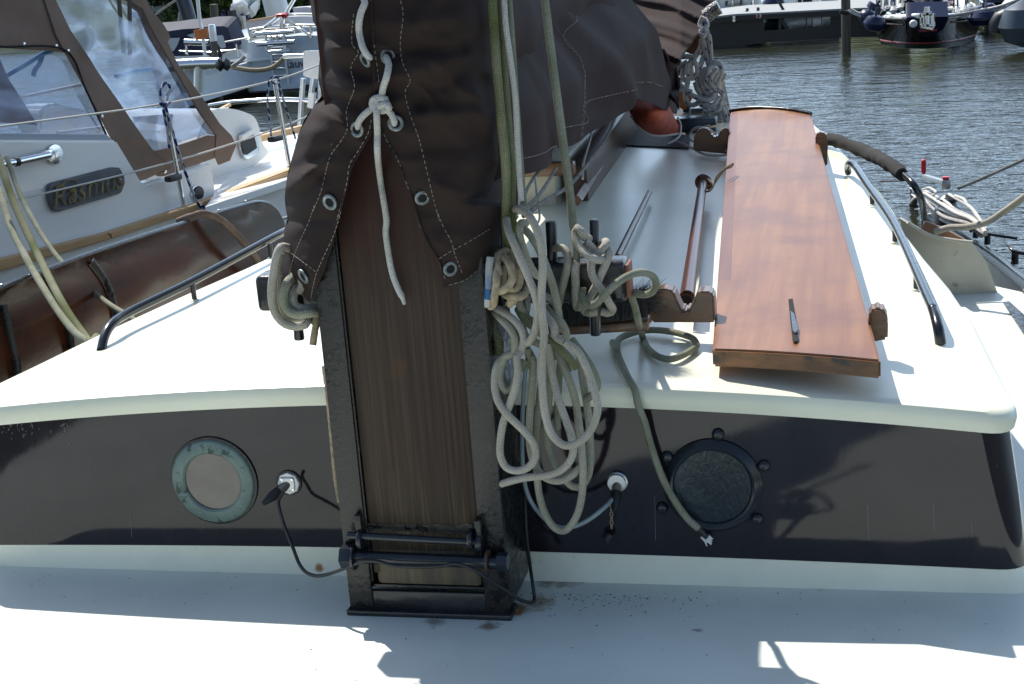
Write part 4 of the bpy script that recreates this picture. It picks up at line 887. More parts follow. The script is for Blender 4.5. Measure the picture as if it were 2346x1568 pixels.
for pts in ([(190,650,2.94),(215,750,2.90),(215,850,2.89),(200,950,2.89),(190,1020,2.90),(170,1040,2.92)],[(300,560,2.96),(230,620,2.93),(225,720,2.905),(250,780,2.90)],
  [(230,600,2.95),(300,640,2.92),(345,720,2.90),(350,810,2.89),(310,880,2.885),(250,910,2.89),(230,880,2.9)],
  [(320,560,2.97),(370,640,2.95),(405,730,2.93),(415,830,2.92),(380,900,2.91),(330,890,2.91)],
  [(290,700,2.93),(270,800,2.92),(280,870,2.92)],[(280,930,2.93),(340,960,2.905),(420,960,2.905),(465,920,2.93),(480,860,2.95)],[(330,1020,2.94),(345,980,2.92),(340,940,2.93)],
  [(350,500,2.98),(320,600,2.97),(330,700,2.95)],[(260,560,2.96),(240,640,2.95),(180,700,2.93)],[(360,880,2.93),(400,930,2.92),(350,1010,2.92)]):
    rope('laid_strand',Z(6,pts),.0085,ropeT,tr_,n=18,twist=110)
bt=thing('banded_rope_end',pv(1119,640,2.9),'short braided rope end with blue tape band and frayed tip beside the mast case','rope end')
tube('rope_stub',trace(Z(6,[(165,620,2.90),(155,700,2.895),(152,800,2.895),(150,895,2.895)])),.0082,rope_mat('blue_fleck_braid',(.5,.48,.42),(.25,.33,.45),ns=8),bt,12)
tube('blue_tape',trace(Z(6,[(151,890,2.895),(146,975,2.895)])),.0090,M('blue_tape',(.01,.10,.25),.5),bt,14,step=9)
tube('frayed_tip',trace(Z(6,[(147,970,2.895),(140,1010,2.895),(138,1045,2.895)])),.0082,ropeW,bt,12,rf=lambda t:1-.25*t)
R('line','thin grey line crossing from the bundle up to the boom, upper of the pair',[(1195,470,2.98),(1212,425,3.4),(1240,385,3.9)],.004,ropeS)
R('line','thin grey line crossing from the bundle to the boom, lower of the pair',[(1205,478,3.0),(1240,440,3.4),(1275,385,4.0)],.0045,ropeS)
R('line','long grey line curving from the bundle to the boom cover near the hatch',[(1200,495,3.0),(1250,460,3.5),(1310,420,4.1),(1365,350,4.9),(1395,305,5.3),(1415,255,5.9)],.0055,ropeS)
R('line','pale thin line hanging beside the hatch trim',[(1358,285,5.6),(1352,320,5.5),(1338,370,5.0),(1335,410,4.8)],.004,ropeW)
R('line','fine pale line dangling over the sunlit roof near the bundle',[(1226,405,3.6),(1229,440,3.5),(1234,470,3.45),(1236,500,3.4),(1230,515,3.35)],.0028,ropeW)
# coil on the left pin
LC=thing('rope_coil',pv(660,690,3.0),'grey braided rope looped over the left end of the belaying rail','rope coil')
for pts,r in (([(200,380,3.0),(130,370,2.97),(95,440,2.96),(70,560,2.955),(50,720,2.95),(55,860,2.95),(95,970,2.95),(170,1040,2.95),(260,1060,2.95),(340,1045,2.95),(360,1010,2.96),(300,1000,2.98),(220,1010,2.99)],.0098),
  ([(230,620,2.99),(180,690,2.95),(150,780,2.94),(160,870,2.94),(210,940,2.935),(290,955,2.935),(370,945,2.94),(470,930,2.97)],.0105),
  ([(270,730,2.98),(235,790,2.96),(250,870,2.955),(320,905,2.955),(440,895,2.98)],.0095),([(120,420,3.0),(100,600,2.99),(110,800,2.98),(160,950,2.98),(220,1010,2.98)],.0095),
  ([(300,600,2.97),(310,700,2.97),(280,760,2.97)],.009)):
    rope('turn',Z(5,pts),r,ropeA if r>.01 else ropeP,LC,n=12)
rope('ring',Z(5,[(400,975,3.0),(405,1020,2.99),(440,1050,2.99),(460,1040,3.0)]),.006,ropeS,LC)
tag(rope('laid_rope_end',Z(5,[(440,960,2.99),(430,1060,2.98),(415,1150,2.975),(405,1222,2.97)]),.008,ropeT,None,n=18,twist=110),'short tan twisted rope end hanging left of the mast case','rope end')
tag(rope('laid_rope',[(742,840,3.04),(750,900,3.04),(758,980,3.05),(768,1090,3.06),(778,1150,3.07)],.0055,ropeT,None,n=18,twist=110),'tan twisted rope showing along the left edge of the mast case','rope')
# cables
tag(rope('cable',[(649,1128,3.06)]+Z(8,[(235,215,3.05),(245,290,3.04),(275,390,3.03),(310,480,3.01),(345,570,2.99),(380,660,2.97),(430,725,2.95),(500,752,2.93),(570,745,2.92),(650,720,2.90),(730,690,2.89),(800,660,2.875),(860,645,2.87),(940,648,2.87),(1010,668,2.87),(1080,682,2.87),(1170,686,2.87),(1270,688,2.87),(1400,682,2.87),(1500,665,2.87),(1580,685,2.87),(1660,725,2.87),(1760,795,2.89),(1850,850,2.91),(1950,915,2.93),(2020,942,2.95),(2058,940,2.96),(2066,900,2.98),(2050,780,3.0),(2030,640,3.04),(2010,450,3.07),(2003,300,3.08),(1998,180,3.08),(1992,60,3.05)]),.0042,rubber,None),'black cable sagging from the left socket across the foot of the mast','cable')
tag(rope('cable',[(1210,815,3.02)]+Z(7,[(385,120,3.02),(368,300,3.03),(358,500,3.04),(356,700,3.05),(364,860,3.05),(385,990,3.05),(430,1090,3.05),(490,1165,3.04),(560,1225,3.03),(640,1252,3.02),(730,1238,3.02),(820,1195,3.02),(900,1135,3.03),(960,1080,3.06),(985,1050,3.08)]),.0052,M('grey_cable',(.25,.31,.33),.4),None),'pale grey cable curving up to the right socket beside the chain','cable')
ch=thing('cap_chain',pv(1402,1190,3.09),'small chain with black dust cap hanging below the right socket','chain')
for i in range(7):
    c=pv(1401,1150+i*9.5,3.10); bm=bmesh.new()
    a=Vector((.0032,0,0)) if i%2 else Vector((.001,.003,0)); pts=[c+a*math.cos(t)+Vector((0,0,.006))*math.sin(t) for t in [k*math.pi/4 for k in range(9)]]
    sweep(bm,pts,.0011,6,step=.003); fin('chain_link',bm,M('tarnished_brass',(.45,.33,.2),.4,metal=.7) if i==0 else bpy.data.materials['tarnished_brass'],ch)
lathe('dust_cap',[(.011,0),(.012,.003),(.012,.016),(.009,.018)],pv(1397,1225,3.115),(-.6,-.5,-.6),rubber,ch,18)
# ropes at the far left
tag(rope('mooring_line',[(-20,330,4.6),(0,372,4.55),(30,460,4.45),(75,560,4.3),(140,690,4.0),(190,765,3.85),(208,785,3.8),(222,772,3.85)],.0125,ropeG,None),'mossy braided rope descending past the leeboard, left one of the pair','rope','pair of ropes at the left edge')
tag(rope('mooring_line',[(-20,400,4.7),(0,440,4.6),(25,520,4.45),(70,610,4.25),(125,700,4.0),(170,760,3.85),(206,788,3.8)],.012,ropeD,None),'brownish braided rope ending at the shackle near the left handrail','rope','pair of ropes at the left edge')
tag(rope('mooring_line',[(15,360,5.2),(50,455,5.1),(110,560,4.9),(170,630,4.7),(240,690,4.5),(300,728,4.35),(320,745,4.3)],.0095,ropeD,None),'green rope passing behind the left handrail toward the deck','rope','pair of ropes at the left edge')
tag(tube('leeboard_rope',[lee(x,y)+Vector((o,0,.01)) for x,y,o in ((440,505,-.06),(438,496,0),(455,490,.03),(480,510,.06),(510,555,.07),(540,600,.07),(556,625,.05))],.016,rope_mat('brown_laid_rope',(.22,.16,.13),(.15,.11,.09),k=0,p=0,depth=0),None,n=16,twist=110),'thick brown twisted rope looped over the top of the leeboard','rope')
tag(rope('line',[(640,505,6.6),(660,498,6.6),(700,490,6.6)],.008,ropeW,None),'white rope between the leeboard tip and the mast cover','rope')
# big coil aft
AC=thing('rope_coil',pv(1600,200,7.4),'large hank of white braided rope with blue flecks hanging from the boom end','rope coil')
for pts in ([(770,190,7.4),(735,270,7.4),(755,330,7.38),(800,320,7.38),(815,260,7.4),(780,210,7.42)],[(760,330,7.38),(735,380,7.37),(770,410,7.36),(800,380,7.37),(780,330,7.38)],
  [(765,400,7.4),(790,550,7.4),(820,680,7.4),(840,770,7.4)],[(800,330,7.4),(835,420,7.4),(850,560,7.4),(860,690,7.4),(900,720,7.38)],
  [(750,440,7.42),(740,540,7.42),(680,640,7.42),(590,740,7.40),(540,820,7.38),(540,880,7.38),(590,920,7.38)],
  [(700,660,7.42),(600,640,7.42),(500,650,7.42),(460,690,7.43),(470,740,7.43)],[(590,700,7.4),(520,740,7.4),(490,800,7.4),(510,850,7.4)],
  [(620,700,7.36),(590,790,7.36),(610,870,7.36),(680,880,7.36),(705,830,7.36),(700,740,7.36),(660,700,7.36),(630,740,7.37),(640,840,7.37),(670,850,7.38)],
  [(600,900,7.37),(580,1000,7.36),(570,1090,7.36),(600,1170,7.36),(660,1185,7.36),(720,1150,7.36),(740,1080,7.36),(700,1000,7.37),(680,930,7.38)],
  [(850,720,7.37),(930,710,7.36),(975,770,7.35),(970,850,7.35),(930,930,7.35),(930,1010,7.35)],
  [(900,760,7.34),(850,760,7.33),(820,830,7.33),(810,900,7.33)],[(930,780,7.34),(870,850,7.33),(850,930,7.33),(880,1000,7.33)],[(960,800,7.35),(900,890,7.34),(890,980,7.34),(920,1050,7.34)],
  [(800,760,7.36),(780,850,7.35),(800,950,7.34),(860,1030,7.34),(900,1080,7.34)],[(770,780,7.37),(740,870,7.36),(760,960,7.35),(820,1050,7.35),(880,1090,7.35)],[(740,840,7.38),(705,920,7.37),(720,1010,7.36),(780,1080,7.36),(850,1110,7.36)],
  [(940,1020,7.34),(990,1060,7.33),(980,1130,7.32),(930,1170,7.32),(860,1190,7.32),(780,1170,7.33)],[(910,1050,7.33),(870,1110,7.32),(800,1130,7.32),(740,1120,7.33),(600,1050,7.36),(520,990,7.38),(490,900,7.4)],
  [(960,1090,7.32),(900,1170,7.31),(850,1210,7.31),(780,1190,7.32),(740,1180,7.33)],[(970,1150,7.32),(960,1220,7.31),(900,1245,7.31),(820,1230,7.31)],[(1000,1100,7.33),(1030,1105,7.33)],
  [(830,1230,7.34),(840,1300,7.34),(850,1400,7.34)],[(870,1240,7.35),(880,1320,7.34),(885,1420,7.34)],[(910,1250,7.35),(920,1330,7.34),(930,1420,7.34)],[(950,1230,7.34),(970,1320,7.33),(980,1420,7.33)],[(970,1160,7.33),(1010,1260,7.33),(1030,1360,7.33),(1040,1420,7.33)],[(1000,1150,7.34),(1040,1240,7.34),(1060,1340,7.34),(1065,1420,7.34)],
  [(950,1180,7.36),(990,1300,7.35),(1000,1420,7.35)],[(520,900,7.42),(500,940,7.42),(560,1000,7.41),(640,1040,7.4)],[(780,620,7.41),(740,740,7.4),(720,800,7.4)],[(970,830,7.36),(1005,840,7.36),(1000,880,7.36),(960,900,7.37)],[(800,1250,7.36),(780,1280,7.36)],[(860,1240,7.37),(860,1330,7.37),(865,1420,7.37)],[(890,1240,7.37),(900,1330,7.37),(905,1420,7.37)]):
    rope('turn',Z(12,pts),.013,ropeF,AC,n=10)
TK=thing('wooden_block',pv(1590,100,7.6),'varnished wooden pulley block and lashings behind the furled sail','block')
plate('block_cheek',Z(12,[(590,430),(650,380),(720,340),(770,420),(790,560),(760,630),(640,620),(560,580),(520,600),(505,570),(560,480)]),lambda x,y:pv(x,y,7.55),(0,.08,0),polew,TK,bev=.01,smooth=True)
plate('block_cheek',Z(12,[(490,990),(550,980),(570,1100),(640,1060),(660,1080),(600,1200),(560,1250),(480,1200)]),lambda x,y:pv(x,y,7.6),(0,.08,0),M('orange_varnished_wood',(.35,.12,.03),.2,coat=.6),TK,bev=.008,smooth=True)
tube('boom_end',[pv(x,y,7.5) for x,y in Z(12,[(800,190),(880,120),(950,80)])],.036,M('glittering_dark_fitting',(.03,.03,.03),.25,metal=.4,c2=(.35,.33,.32),ns=160,lo=.5,hi=.58,bump=.6,bs=150),TK,12)
for pts in ([(590,390),(620,440),(640,470)],[(530,440),(500,520),(560,545)],[(480,560),(560,470),(575,420)],[(490,620),(495,540),(540,500)]): tube('lashing',[pv(x,y,7.45) for x,y in Z(12,pts)],.007,ropeW,TK,8)
box('dark_stanchion',pv(1574,265,7.7),(.04,.05,.28),blacks,TK,bev=.01)
# light lines lying on the aft roof
tag(rope('line',Z(3,[(540,610,.60),(555,650,.56),(545,710,.52),(490,745,.515),(530,735,.515),(600,760,.515),(680,800,.515),(760,805,.515),(800,800,.52),(790,780,.52),(720,760,.515),(640,740,.515),(605,720,.52),(610,680,.55),(650,660,.60),(700,670,.60),(740,700,.56)]),.0052,ropeW,None),'pale line coiled loosely on the aft roof between chock and plank','rope')
tag(rope('line',Z(3,[(545,605,.56),(590,600,.55),(610,625,.54),(640,645,.53),(700,650,.53),(740,630,.53),(770,630,.53),(765,645,.53),(700,660,.53)]),.0045,ropeT,None),'thin tan line snaking over the aft roof edge','rope')
# ropes at the winch
WR=thing('winch_rope',pu(2180,500,.62),'many turns of white and black flecked rope wound round the winch','rope coil')
for i in range(11):
    ph=i*.35; k=i*2.6; P=[]
    for (x,y) in Z(9,[(1300,330),(1340,270),(1400,225+k*2),(1450,240+k*4),(1520,280+k*5),(1600,330+k*4),(1690,370+k*3),(1760,430+k*2),(1785,480)]):
        P.append(pu(x,y+1.2*math.sin(i*2+x*.05),.60-.016*((i*7)%5)+.0*ph))
    tube('turn',P,.0105,ropeF if i%2 else ropeW,WR,8)
for pts in ([(1230,300),(1225,250),(1290,205),(1370,220),(1400,260)],[(1280,370),(1270,320),(1310,280),(1380,270),(1420,300),(1380,330),(1310,330)],[(1390,450),(1400,390),(1450,360),(1520,380)],[(1600,250),(1650,270),(1670,300)],
            [(1400,210),(1440,200),(1480,230),(1440,250),(1400,230)],[(1480,250),(1560,300),(1640,400),(1730,470),(1760,500)],[(1560,240),(1680,310),(1740,380),(1790,460)],[(1270,300),(1320,240),(1400,300),(1500,330)]):
    tube('turn',[pu(x,y,.57) for x,y in Z(9,pts)],.0088,ropeW,WR,8)
tag(tube('mooring_line',[pz(x,y,z) for x,y,z in ((2142,532,.27),(2175,522,.29),(2215,520,.30),(2260,510,.32),(2300,485,.36),(2346,452,.44),(2400,412,.5))],.0125,ropeP,None),'thick white mooring rope leading from the cockpit corner over the water to the right','rope','mooring ropes at the right')
tag(tube('mooring_line',[pz(x,y,z) for x,y,z in ((2196,432,.44),(2260,405,.46),(2346,366,.5),(2420,330,.55))],.0065,ropeS,None),'thin dark rope leading from the winch over the water to the right','rope','mooring ropes at the right')

# ============================================================ NEIGHBOUR BOAT (left)
RW=Wall(pz(0,605,.08),pz(650,400,.14)); RN=RW.n; RT=RW.t
NB=thing('motor_sailer',RW.p(300,500,1.2)*1.0-Vector((0,0,1.3)),'white motor sailer with taupe canvas wheelhouse canopy and carved wooden nameplate','motor sailer')
W1=lambda off:(lambda x,y:RW.p(x,y,off))
plate('hull',[(-90,650),(0,612),(252,540),(470,465),(660,402),(760,372),(760,430),(700,560),(400,760),(-90,1000)],W1(0),RN*.5,glossw,NB)
plate('cabin_side',[(-90,320),(0,321),(268,322),(300,375),(330,424),(420,395),(480,372),(487,378),(494,432),(494,470),(-90,650)],W1(.10),RN*.06,glossw,NB,bev=.012,smooth=True)
panel('side_deck',[(470,475),(660,412),(760,380),(760,345),(700,308),(640,300),(585,305),(540,380)],lambda x,y:pz(x,y,.13),glossw,NB,th=.04,step=60)
rail=plate('rub_rail',[(-90,618),(0,597),(252,534),(452,469),(660,391),(760,350),(760,366),(660,408),(485,473),(252,549),(0,622),(-90,645)],W1(-.035),RN*.07,teak,NB,bev=.006)
tube('rail_joint',[RW.p(x,y,-.038) for x,y in Z(4,[(762,203),(785,215),(790,240)])],.0022,hole,rail,5)
# forward cabin with small window
_fp=smoothpath([Vector((x,y,0)) for x,y in ((440,415),(450,330),(478,262),(500,250),(535,250),(565,258),(586,270),(596,295),(604,330),(616,352),(570,388),(500,420))],7)
fc=plate('forward_cabin',[(p.x,p.y) for p in _fp],W1(.50),RN*.9,glossw,NB,bev=.012,smooth=True)
wf=plate('window_frame',Z(1,[(1685,1000),(1690,960),(1780,915),(1790,930),(1812,1000),(1828,1060),(1820,1085),(1745,1130),(1715,1120),(1690,1060)]),W1(.495),-RN*.02,chrome,fc,bev=.004,smooth=True)
plate('window_pane',Z(1,[(1705,1010),(1720,990),(1795,955),(1810,1010),(1818,1050),(1745,1100),(1725,1090)]),W1(.47),-RN*.006,M('dark_window',(.03,.028,.022),.08),wf)
plate('window_hood',Z(1,[(1690,965),(1775,915),(1788,925),(1785,945),(1700,990)]),W1(.47),-RN*.03,glossw,wf)
hg=beam('grab_rail',RW.p(485,262,.8),RW.p(527,240,.8),.025,.02,teak,NB); plate('grab_foot',[(508,262),(510,248),(524,246),(526,258)],W1(.76),RN*.03,glossw,hg)
box('wooden_hatch_edge',RW.p(640,307,.9),(.55,.05,.045),teak,NB,rot=Matrix.Rotation(math.atan2(RT.y,RT.x),3,'Z'))
# canopy
CN=thing('canopy',RW.p(380,350,.3),'taupe canvas wheelhouse canopy with large clear vinyl windows and blue cord inside','canopy')
def cn(lift):
    def f(x,y):
        off=.16+.0006*max(0,x-200)+max(0,(320-y))*.0011-lift
        off+=.012*noise.noise(Vector((x*.02,y*.012,1)))+.02*noise.noise(Vector((x*.008+y*.006,y*.02,4)))
        return RW.p(x,y,off)
    return f
panel('upper_canvas',Z(1,[(-150,-200),(300,-200),(345,0),(395,70),(440,150),(470,260),(500,340),(470,375),(440,365),(0,338),(-150,330)]),cn(.01),tancan,CN,th=.006,step=12)
panel('door_window',Z(1,[(-150,320),(0,330),(460,355),(610,640),(752,955),(0,948),(-150,945)]),lambda x,y:RW.p(x,y,.17+max(0,320-y)*.0011),vinyl,CN,th=.002,step=60)
panel('door_sill',Z(1,[(-150,940),(0,948),(755,955),(800,1000),(795,1008),(0,1005),(-150,1005)]),W1(.12),M('blue_grey_sill',(.35,.4,.47),.3),CN,th=.05,step=90)
panel('corner_strip',Z(1,[(250,-200),(360,-200),(395,0),(440,90),(500,215),(620,390),(700,520),(880,775),(950,880),(1080,1060),(1210,1190),(1160,1215),(1040,1270),(935,1303),(895,1230),(800,1000),(690,780),(455,355),(400,250),(350,100)]),cn(.025),tancan,CN,th=.008,step=10)
panel('windscreen',Z(1,[(330,-200),(900,-200),(1010,60),(1100,250),(1250,500),(1420,800),(1535,965),(1470,950),(1300,1000),(1100,1090),(1070,1060),(880,790),(700,530),(500,225),(395,30)]),cn(.0),vinyl,CN,th=.002,step=14)
panel('front_edge',Z(1,[(820,-200),(1020,-200),(1040,0),(1070,70),(1150,160),(1200,240),(1205,270),(1190,300),(1260,450),(1440,700),(1560,880),(1640,960),(1675,1030),(1630,1140),(1555,1170),(1525,1100),(1535,960),(1420,800),(1250,500),(1100,250),(1010,60),(930,10),(840,-20)]),cn(.03),tancan,CN,th=.012,step=10)
panel('front_skirt',Z(1,[(1080,1075),(1200,1050),(1330,1010),(1470,960),(1540,965),(1535,1115),(1515,1125),(1330,1190),(1200,1250),(1120,1252),(1105,1240),(1210,1195)]),cn(.02),tancan,CN,th=.008,step=10)
tube('window_piping',[cn(.03)(x,y) for x,y in Z(1,[(0,332),(455,355),(610,640),(752,955)])],.006,hole,CN,6)
for x,y in Z(1,[(170,312),(398,325),(483,360),(723,825),(925,1245),(1172,1218)]): lathe('snap_stud',[(.009,0),(.008,.004),(.004,.006)],cn(.035)(x,y),-RN,chrome,CN,10)
for a,b in (((825,-60),(880,375)),((905,-60),(925,395))): 
    panel('strap',Z(1,[(a[0],a[1]),(a[0]+28,a[1]),(b[0]+12,b[1]),(b[0]-15,b[1])]),lambda x,y:RW.p(x,y,.52),M('dark_strap',(.05,.035,.03),.8),CN,th=.004,step=60)
for a,b,m,r in (((1060,150),(1150,740),M('blue_pole',(.08,.14,.28),.4),.017),((960,-60),(1160,560),tancan,.05)): tube('frame_tube',[RW.p(x,y,.75) for x,y in Z(1,[a,b])],r,m,CN,8,step=9)
panel('inner_curtain',Z(1,[(0,420),(60,560),(150,700),(270,890),(180,880),(0,870)]),W1(.45),tancan,CN,th=.01,step=60)
panel('inner_curtain',Z(1,[(940,830),(1200,810),(1330,820),(1450,900),(1480,960),(1290,1000),(1250,900),(960,860)]),W1(.8),tancan,CN,th=.01,step=30)
plate('seat_back',Z(1,[(280,830),(300,760),(380,730),(700,800),(740,950),(280,945)]),W1(.7),RN*.2,glossw,CN,bev=.02)
plate('seat_back',Z(1,[(950,850),(1180,870),(1190,960),(1400,900),(1300,1010),(1110,1080),(1000,960)]),W1(.9),RN*.2,glossw,CN,bev=.02)
tube('inner_rail',[RW.p(x,y,.6) for x,y in Z(1,[(150,695),(570,605)])],.012,glossw,CN,8,step=9)
tube('inner_rail',[RW.p(x,y,.6) for x,y in Z(1,[(410,950),(735,910)])],.016,glossw,CN,8,step=9)
tag(tubes('blue_cord',[[RW.p(x,y,.5) for x,y in Z(1,[(40,540),(180,460),(300,385),(370,360)])],[RW.p(x,y,.5) for x,y in Z(1,[(300,390),(280,450),(250,490),(235,540)])],[RW.p(x,y,1.0) for x,y in Z(1,[(820,545),(950,510),(1080,490)])]],.014,M('bright_blue_cord',(.02,.22,.45),.7)),'bright blue cord slung inside the canopy window','rope')
# rails and fittings
def stanchion(b,t):
    o=tube('stanchion',[RW.p(*b,.03),RW.p(*t,.03)],.0135,chrome,NB,12,step=9); lathe('foot',[(.03,-.0),(.028,.006),(.016,.02)],RW.p(*b,.03)-Vector((0,0,.005)),(0,0,1),chrome,o,16); return o
st1=stanchion((422,480),(376,236)); st2=stanchion((664,386),(629,184))
tubes('lifeline',[[RW.p(x,y,.03) for x,y in ((-90,304),(0,290),(375,238),(629,184),(760,138))],[RW.p(x,y,.03) for x,y in ((-90,484),(0,467),(395,371),(650,289),(760,240))]],.0052,M('pale_covered_wire',(.6,.58,.52),.5),NB,8)
for x,y in ((397,408),(631,318)): box('clamp',RW.p(x,y,.0),(.10,.05,.035),rubber,NB,rot=Matrix.Rotation(math.atan2(RT.y,RT.x),3,'Z'),bev=.01)
lathe('turning_block',[(.04,0),(.038,.01),(.03,.012)],RW.p(454,442,.09),-RN,rubber,NB,20); lathe('block_rim',[(.048,-.002),(.046,.004),(.04,.005)],RW.p(451,444,.095),-RN,chrome,NB,20)
p0=RW.p(125,354,.09); rp=lathe('rail_flange',[(.052,0),(.050,.008),(.02,.012)],p0,-RN,chrome,NB,28)
tube('side_rail',[RW.p(x,y,.02) for x,y in ((-90,400),(0,378),(40,371),(112,355))],.019,chrome,NB,14,step=9)
tube('rail_collar',[RW.p(x,y,.02) for x,y in ((34,372),(42,370.5))],.023,rubber,NB,14,step=9)
beam('rail_bracket',RW.p(100,358,.05),RW.p(122,352,.08),.03,.05,chrome,NB)
# nameplate
NP=Z(1,[(345,1335),(352,1310),(375,1297),(800,1187),(850,1190),(885,1255),(888,1300),(865,1362),(850,1375),(415,1503),(385,1495),(365,1470),(345,1400)])
npb=plate('nameplate',NP,W1(.075),RN*.025,M('weathered_nameplate_wood',(.10,.105,.115),.6,c2=(.15,.155,.17),ns=2,st=(3,3,30),bump=.2,bs=30),NB,bev=.004)
ta=RW.p(275,408,.07)-RW.p(125,453,.07); gold=M('gold_lettering',(.10,.08,.03),.45,c2=(.28,.20,.07),ns=20)
text('lettering','Rasmus',.165,RW.p(201,433,.062),ta,(0,0,1),gold,npb,depth=.002,shear=.35,bold=-.001)
tube('initial_flourish',[RW.p(x,y,.062) for x,y in Z(1,[(455,1345),(445,1310),(480,1275),(530,1280),(545,1320),(515,1360),(500,1390),(535,1440),(555,1435)])],.004,gold,npb,6)
for x,y in Z(1,[(417,1393),(853,1275)]): lathe('screw',[(.007,0),(.005,.003)],RW.p(x,y,.066),-RN,chrome,npb,10)
# bow rail, board
tube('bow_rail',[pv(x,y,10.2) for x,y in ((478,243),(520,236),(580,231),(640,228),(700,230),(760,236))],.016,chrome,NB,10)
bd=plate('white_board',[(722,176),(722,118),(735,117),(800,116),(800,190)],lambda x,y:pv(x-28,y,10.2),(0,.03,0),glossw,NB,bev=.006)
tube('board_post',[pv(x,y,10.2) for x,y in ((695,180),(690,240),(685,330))],.02,galv,NB,10,step=9); tube('board_post',[pv(x,y,10.25) for x,y in ((720,170),(712,225))],.022,galv,NB,10,step=9)
tube('board_post',[pv(x,y,10.2) for x,y in ((736,170),(733,240))],.02,galv,NB,10,step=9)
tube('bow_strut',[pv(x,y,10.3) for x,y in ((650,130),(700,128))],.018,galv,NB,10,step=9)
plate('post_foot',[(703,246),(708,215),(720,214),(716,250)],lambda x,y:pv(x,y,10.1),(0,.05,0),glossw,NB)
def tie(label,lists,r=.0085):
    T=thing('lashing_rope',RW.p(lists[0][0][0],lists[0][0][1],.0),label,'rope','blue and white lashings on the stanchions')
    for l in lists: tube('strand',[RW.p(q[0],q[1],(q[2] if len(q)>2 else .0)) for q in l],r,ropeB,T,8)
tie('blue and white braid knotted on the nearer stanchion, tail reaching the rub rail',[[(374,238,.0),(368,218,-.01),(372,198,-.01),(381,190,-.01),(389,198,-.01),(386,215,-.01),(379,236,-.01)],[(368,240,-.01),(378,244,-.03),(386,238,-.01),(380,232,.04),(370,234,.02)],[(366,236,-.02),(376,240,-.04),(388,234,-.02)],[(378,240,-.02),(392,290,-.02),(408,345,-.02),(428,405,-.02),(448,455,-.03),(466,488,-.04)],[(374,250,-.0),(384,300,.0),(388,340,.0)],[(460,470,-.04),(470,480,-.05),(462,490,-.05),(474,488,-.05)]])
tie('blue and white braid hanging from the farther stanchion beside the mast cover',[[(619,184,.0),(625,176,-.02),(634,178,-.02),(641,186,-.02),(630,192,-.03),(620,184,-.02)],[(616,186,0),(613,230,0),(618,275,0),(621,312,0)],[(637,188,0),(648,225,0),(662,270,0),(677,318,0)]],.007)

# ============================================================ FAR LEFT: moored boats, piles, shore
FB=26.
L14=lambda pts:Z(14,pts)
F=lambda v:(lambda x,y:pv(x,y,v))
BKW=Vector((0,1,0))
nb=thing('sailing_yacht',pv(520,225,FB),'cream sailing yacht with navy spray hood, blue stripe and a small sail emblem','yacht')
def hullfn(v0,x0,x1,dep): return lambda x,y:pv(x,y,v0+dep*abs((x-x0)/(x1-x0))**2)
panel('hull',L14([(0,790),(300,760),(560,735),(1060,690),(1075,760),(1118,905),(1060,960),(940,985),(520,1035),(200,1060),(0,1000)]),hullfn(FB,500,300,.0),M('cream_gelcoat',(.60,.60,.50),.3),nb,th=1.5,step=30,ang=30)
panel('blue_stripe',L14([(0,750),(300,735),(560,715),(1055,683),(1066,735),(560,785),(300,800),(0,820)]),F(FB-.03),navyp,nb,th=.03,step=60)
panel('stern_stripe',L14([(1052,740),(1070,735),(1120,905),(1085,925),(1062,880)]),F(FB-.04),navyp,nb,th=.03,step=60)
panel('waterline_stripe',L14([(500,1030),(700,1005),(940,965),(1100,930),(1118,935),(940,990),(700,1025),(505,1052)]),F(FB-.04),blackh,nb,th=.03,step=60)
panel('gunwale',L14([(0,745),(300,725),(780,680),(1020,650),(1060,670),(1060,692),(780,703),(300,742),(0,762)]),F(FB-.06),glossw,nb,th=.6,step=60)
panel('cabin_top',L14([(120,640),(740,620),(870,575),(920,560),(1000,640),(780,690),(120,730)]),F(FB+.3),glossw,nb,th=1,step=60)
panel('cockpit_coaming',L14([(830,370),(880,430),(1040,450),(1040,560),(1010,640),(900,560),(840,450)]),F(FB+.5),bluew,nb,th=1,step=60)
def hood(x,y,l=0): return pv(x,y,FB+.1-l+.0025*(y-60))
hd=panel('spray_hood',L14([(-100,370),(150,352),(300,330),(450,322),(600,300),(760,296),(810,310),(835,390),(880,490),(912,555),(850,580),(740,612),(500,625),(220,635),(-100,640)]),hood,navy,nb,th=.5,step=8)
for p in ([(-60,430),(160,432),(272,428),(250,500),(205,575),(-60,590)],[(350,400),(420,375),(490,380),(505,420),(500,475),(440,440)],[(676,405),(752,396),(775,460),(790,535),(745,553),(715,520),(688,470)]):
    panel('hood_window',L14(p),lambda x,y:hood(x,y,.03),M('milky_window',(.42,.46,.50),.15) if p[0][0]==-60 else bpy.data.materials['milky_window'],hd,th=.01,step=40)
tubes('guard_wires',[[pv(x,y,FB-.2) for x,y in L14(p)] for p in ([(330,475),(610,485)],[(345,480),(360,620)],[(270,575),(620,590),(900,560)],[(780,475),(1030,430)],[(350,478),(342,610)],[(905,500),(930,640)],[(1060,340),(1080,450)])],.018,chrome,nb,6,step=9)
tube('handle_tube',[pv(x,y,FB-.25) for x,y in L14([(330,475),(600,483)])],.06,chrome,nb,10,step=9)
em=plate('sail_emblem',L14([(890,950),(900,910),(920,875),(940,865),(950,885),(945,915),(925,945)]),F(FB-.03),BKW*.02,blackh,nb)
plate('emblem_slit',L14([(918,945),(925,905),(938,878),(934,915)]),F(FB-.05),BKW*.015,bpy.data.materials['cream_gelcoat'],em)
tube('emblem_wave',[pv(x,y,FB-.04) for x,y in L14([(830,975),(870,958),(910,972),(950,952),(990,960),(1040,945)])],.03,blackh,em,6)
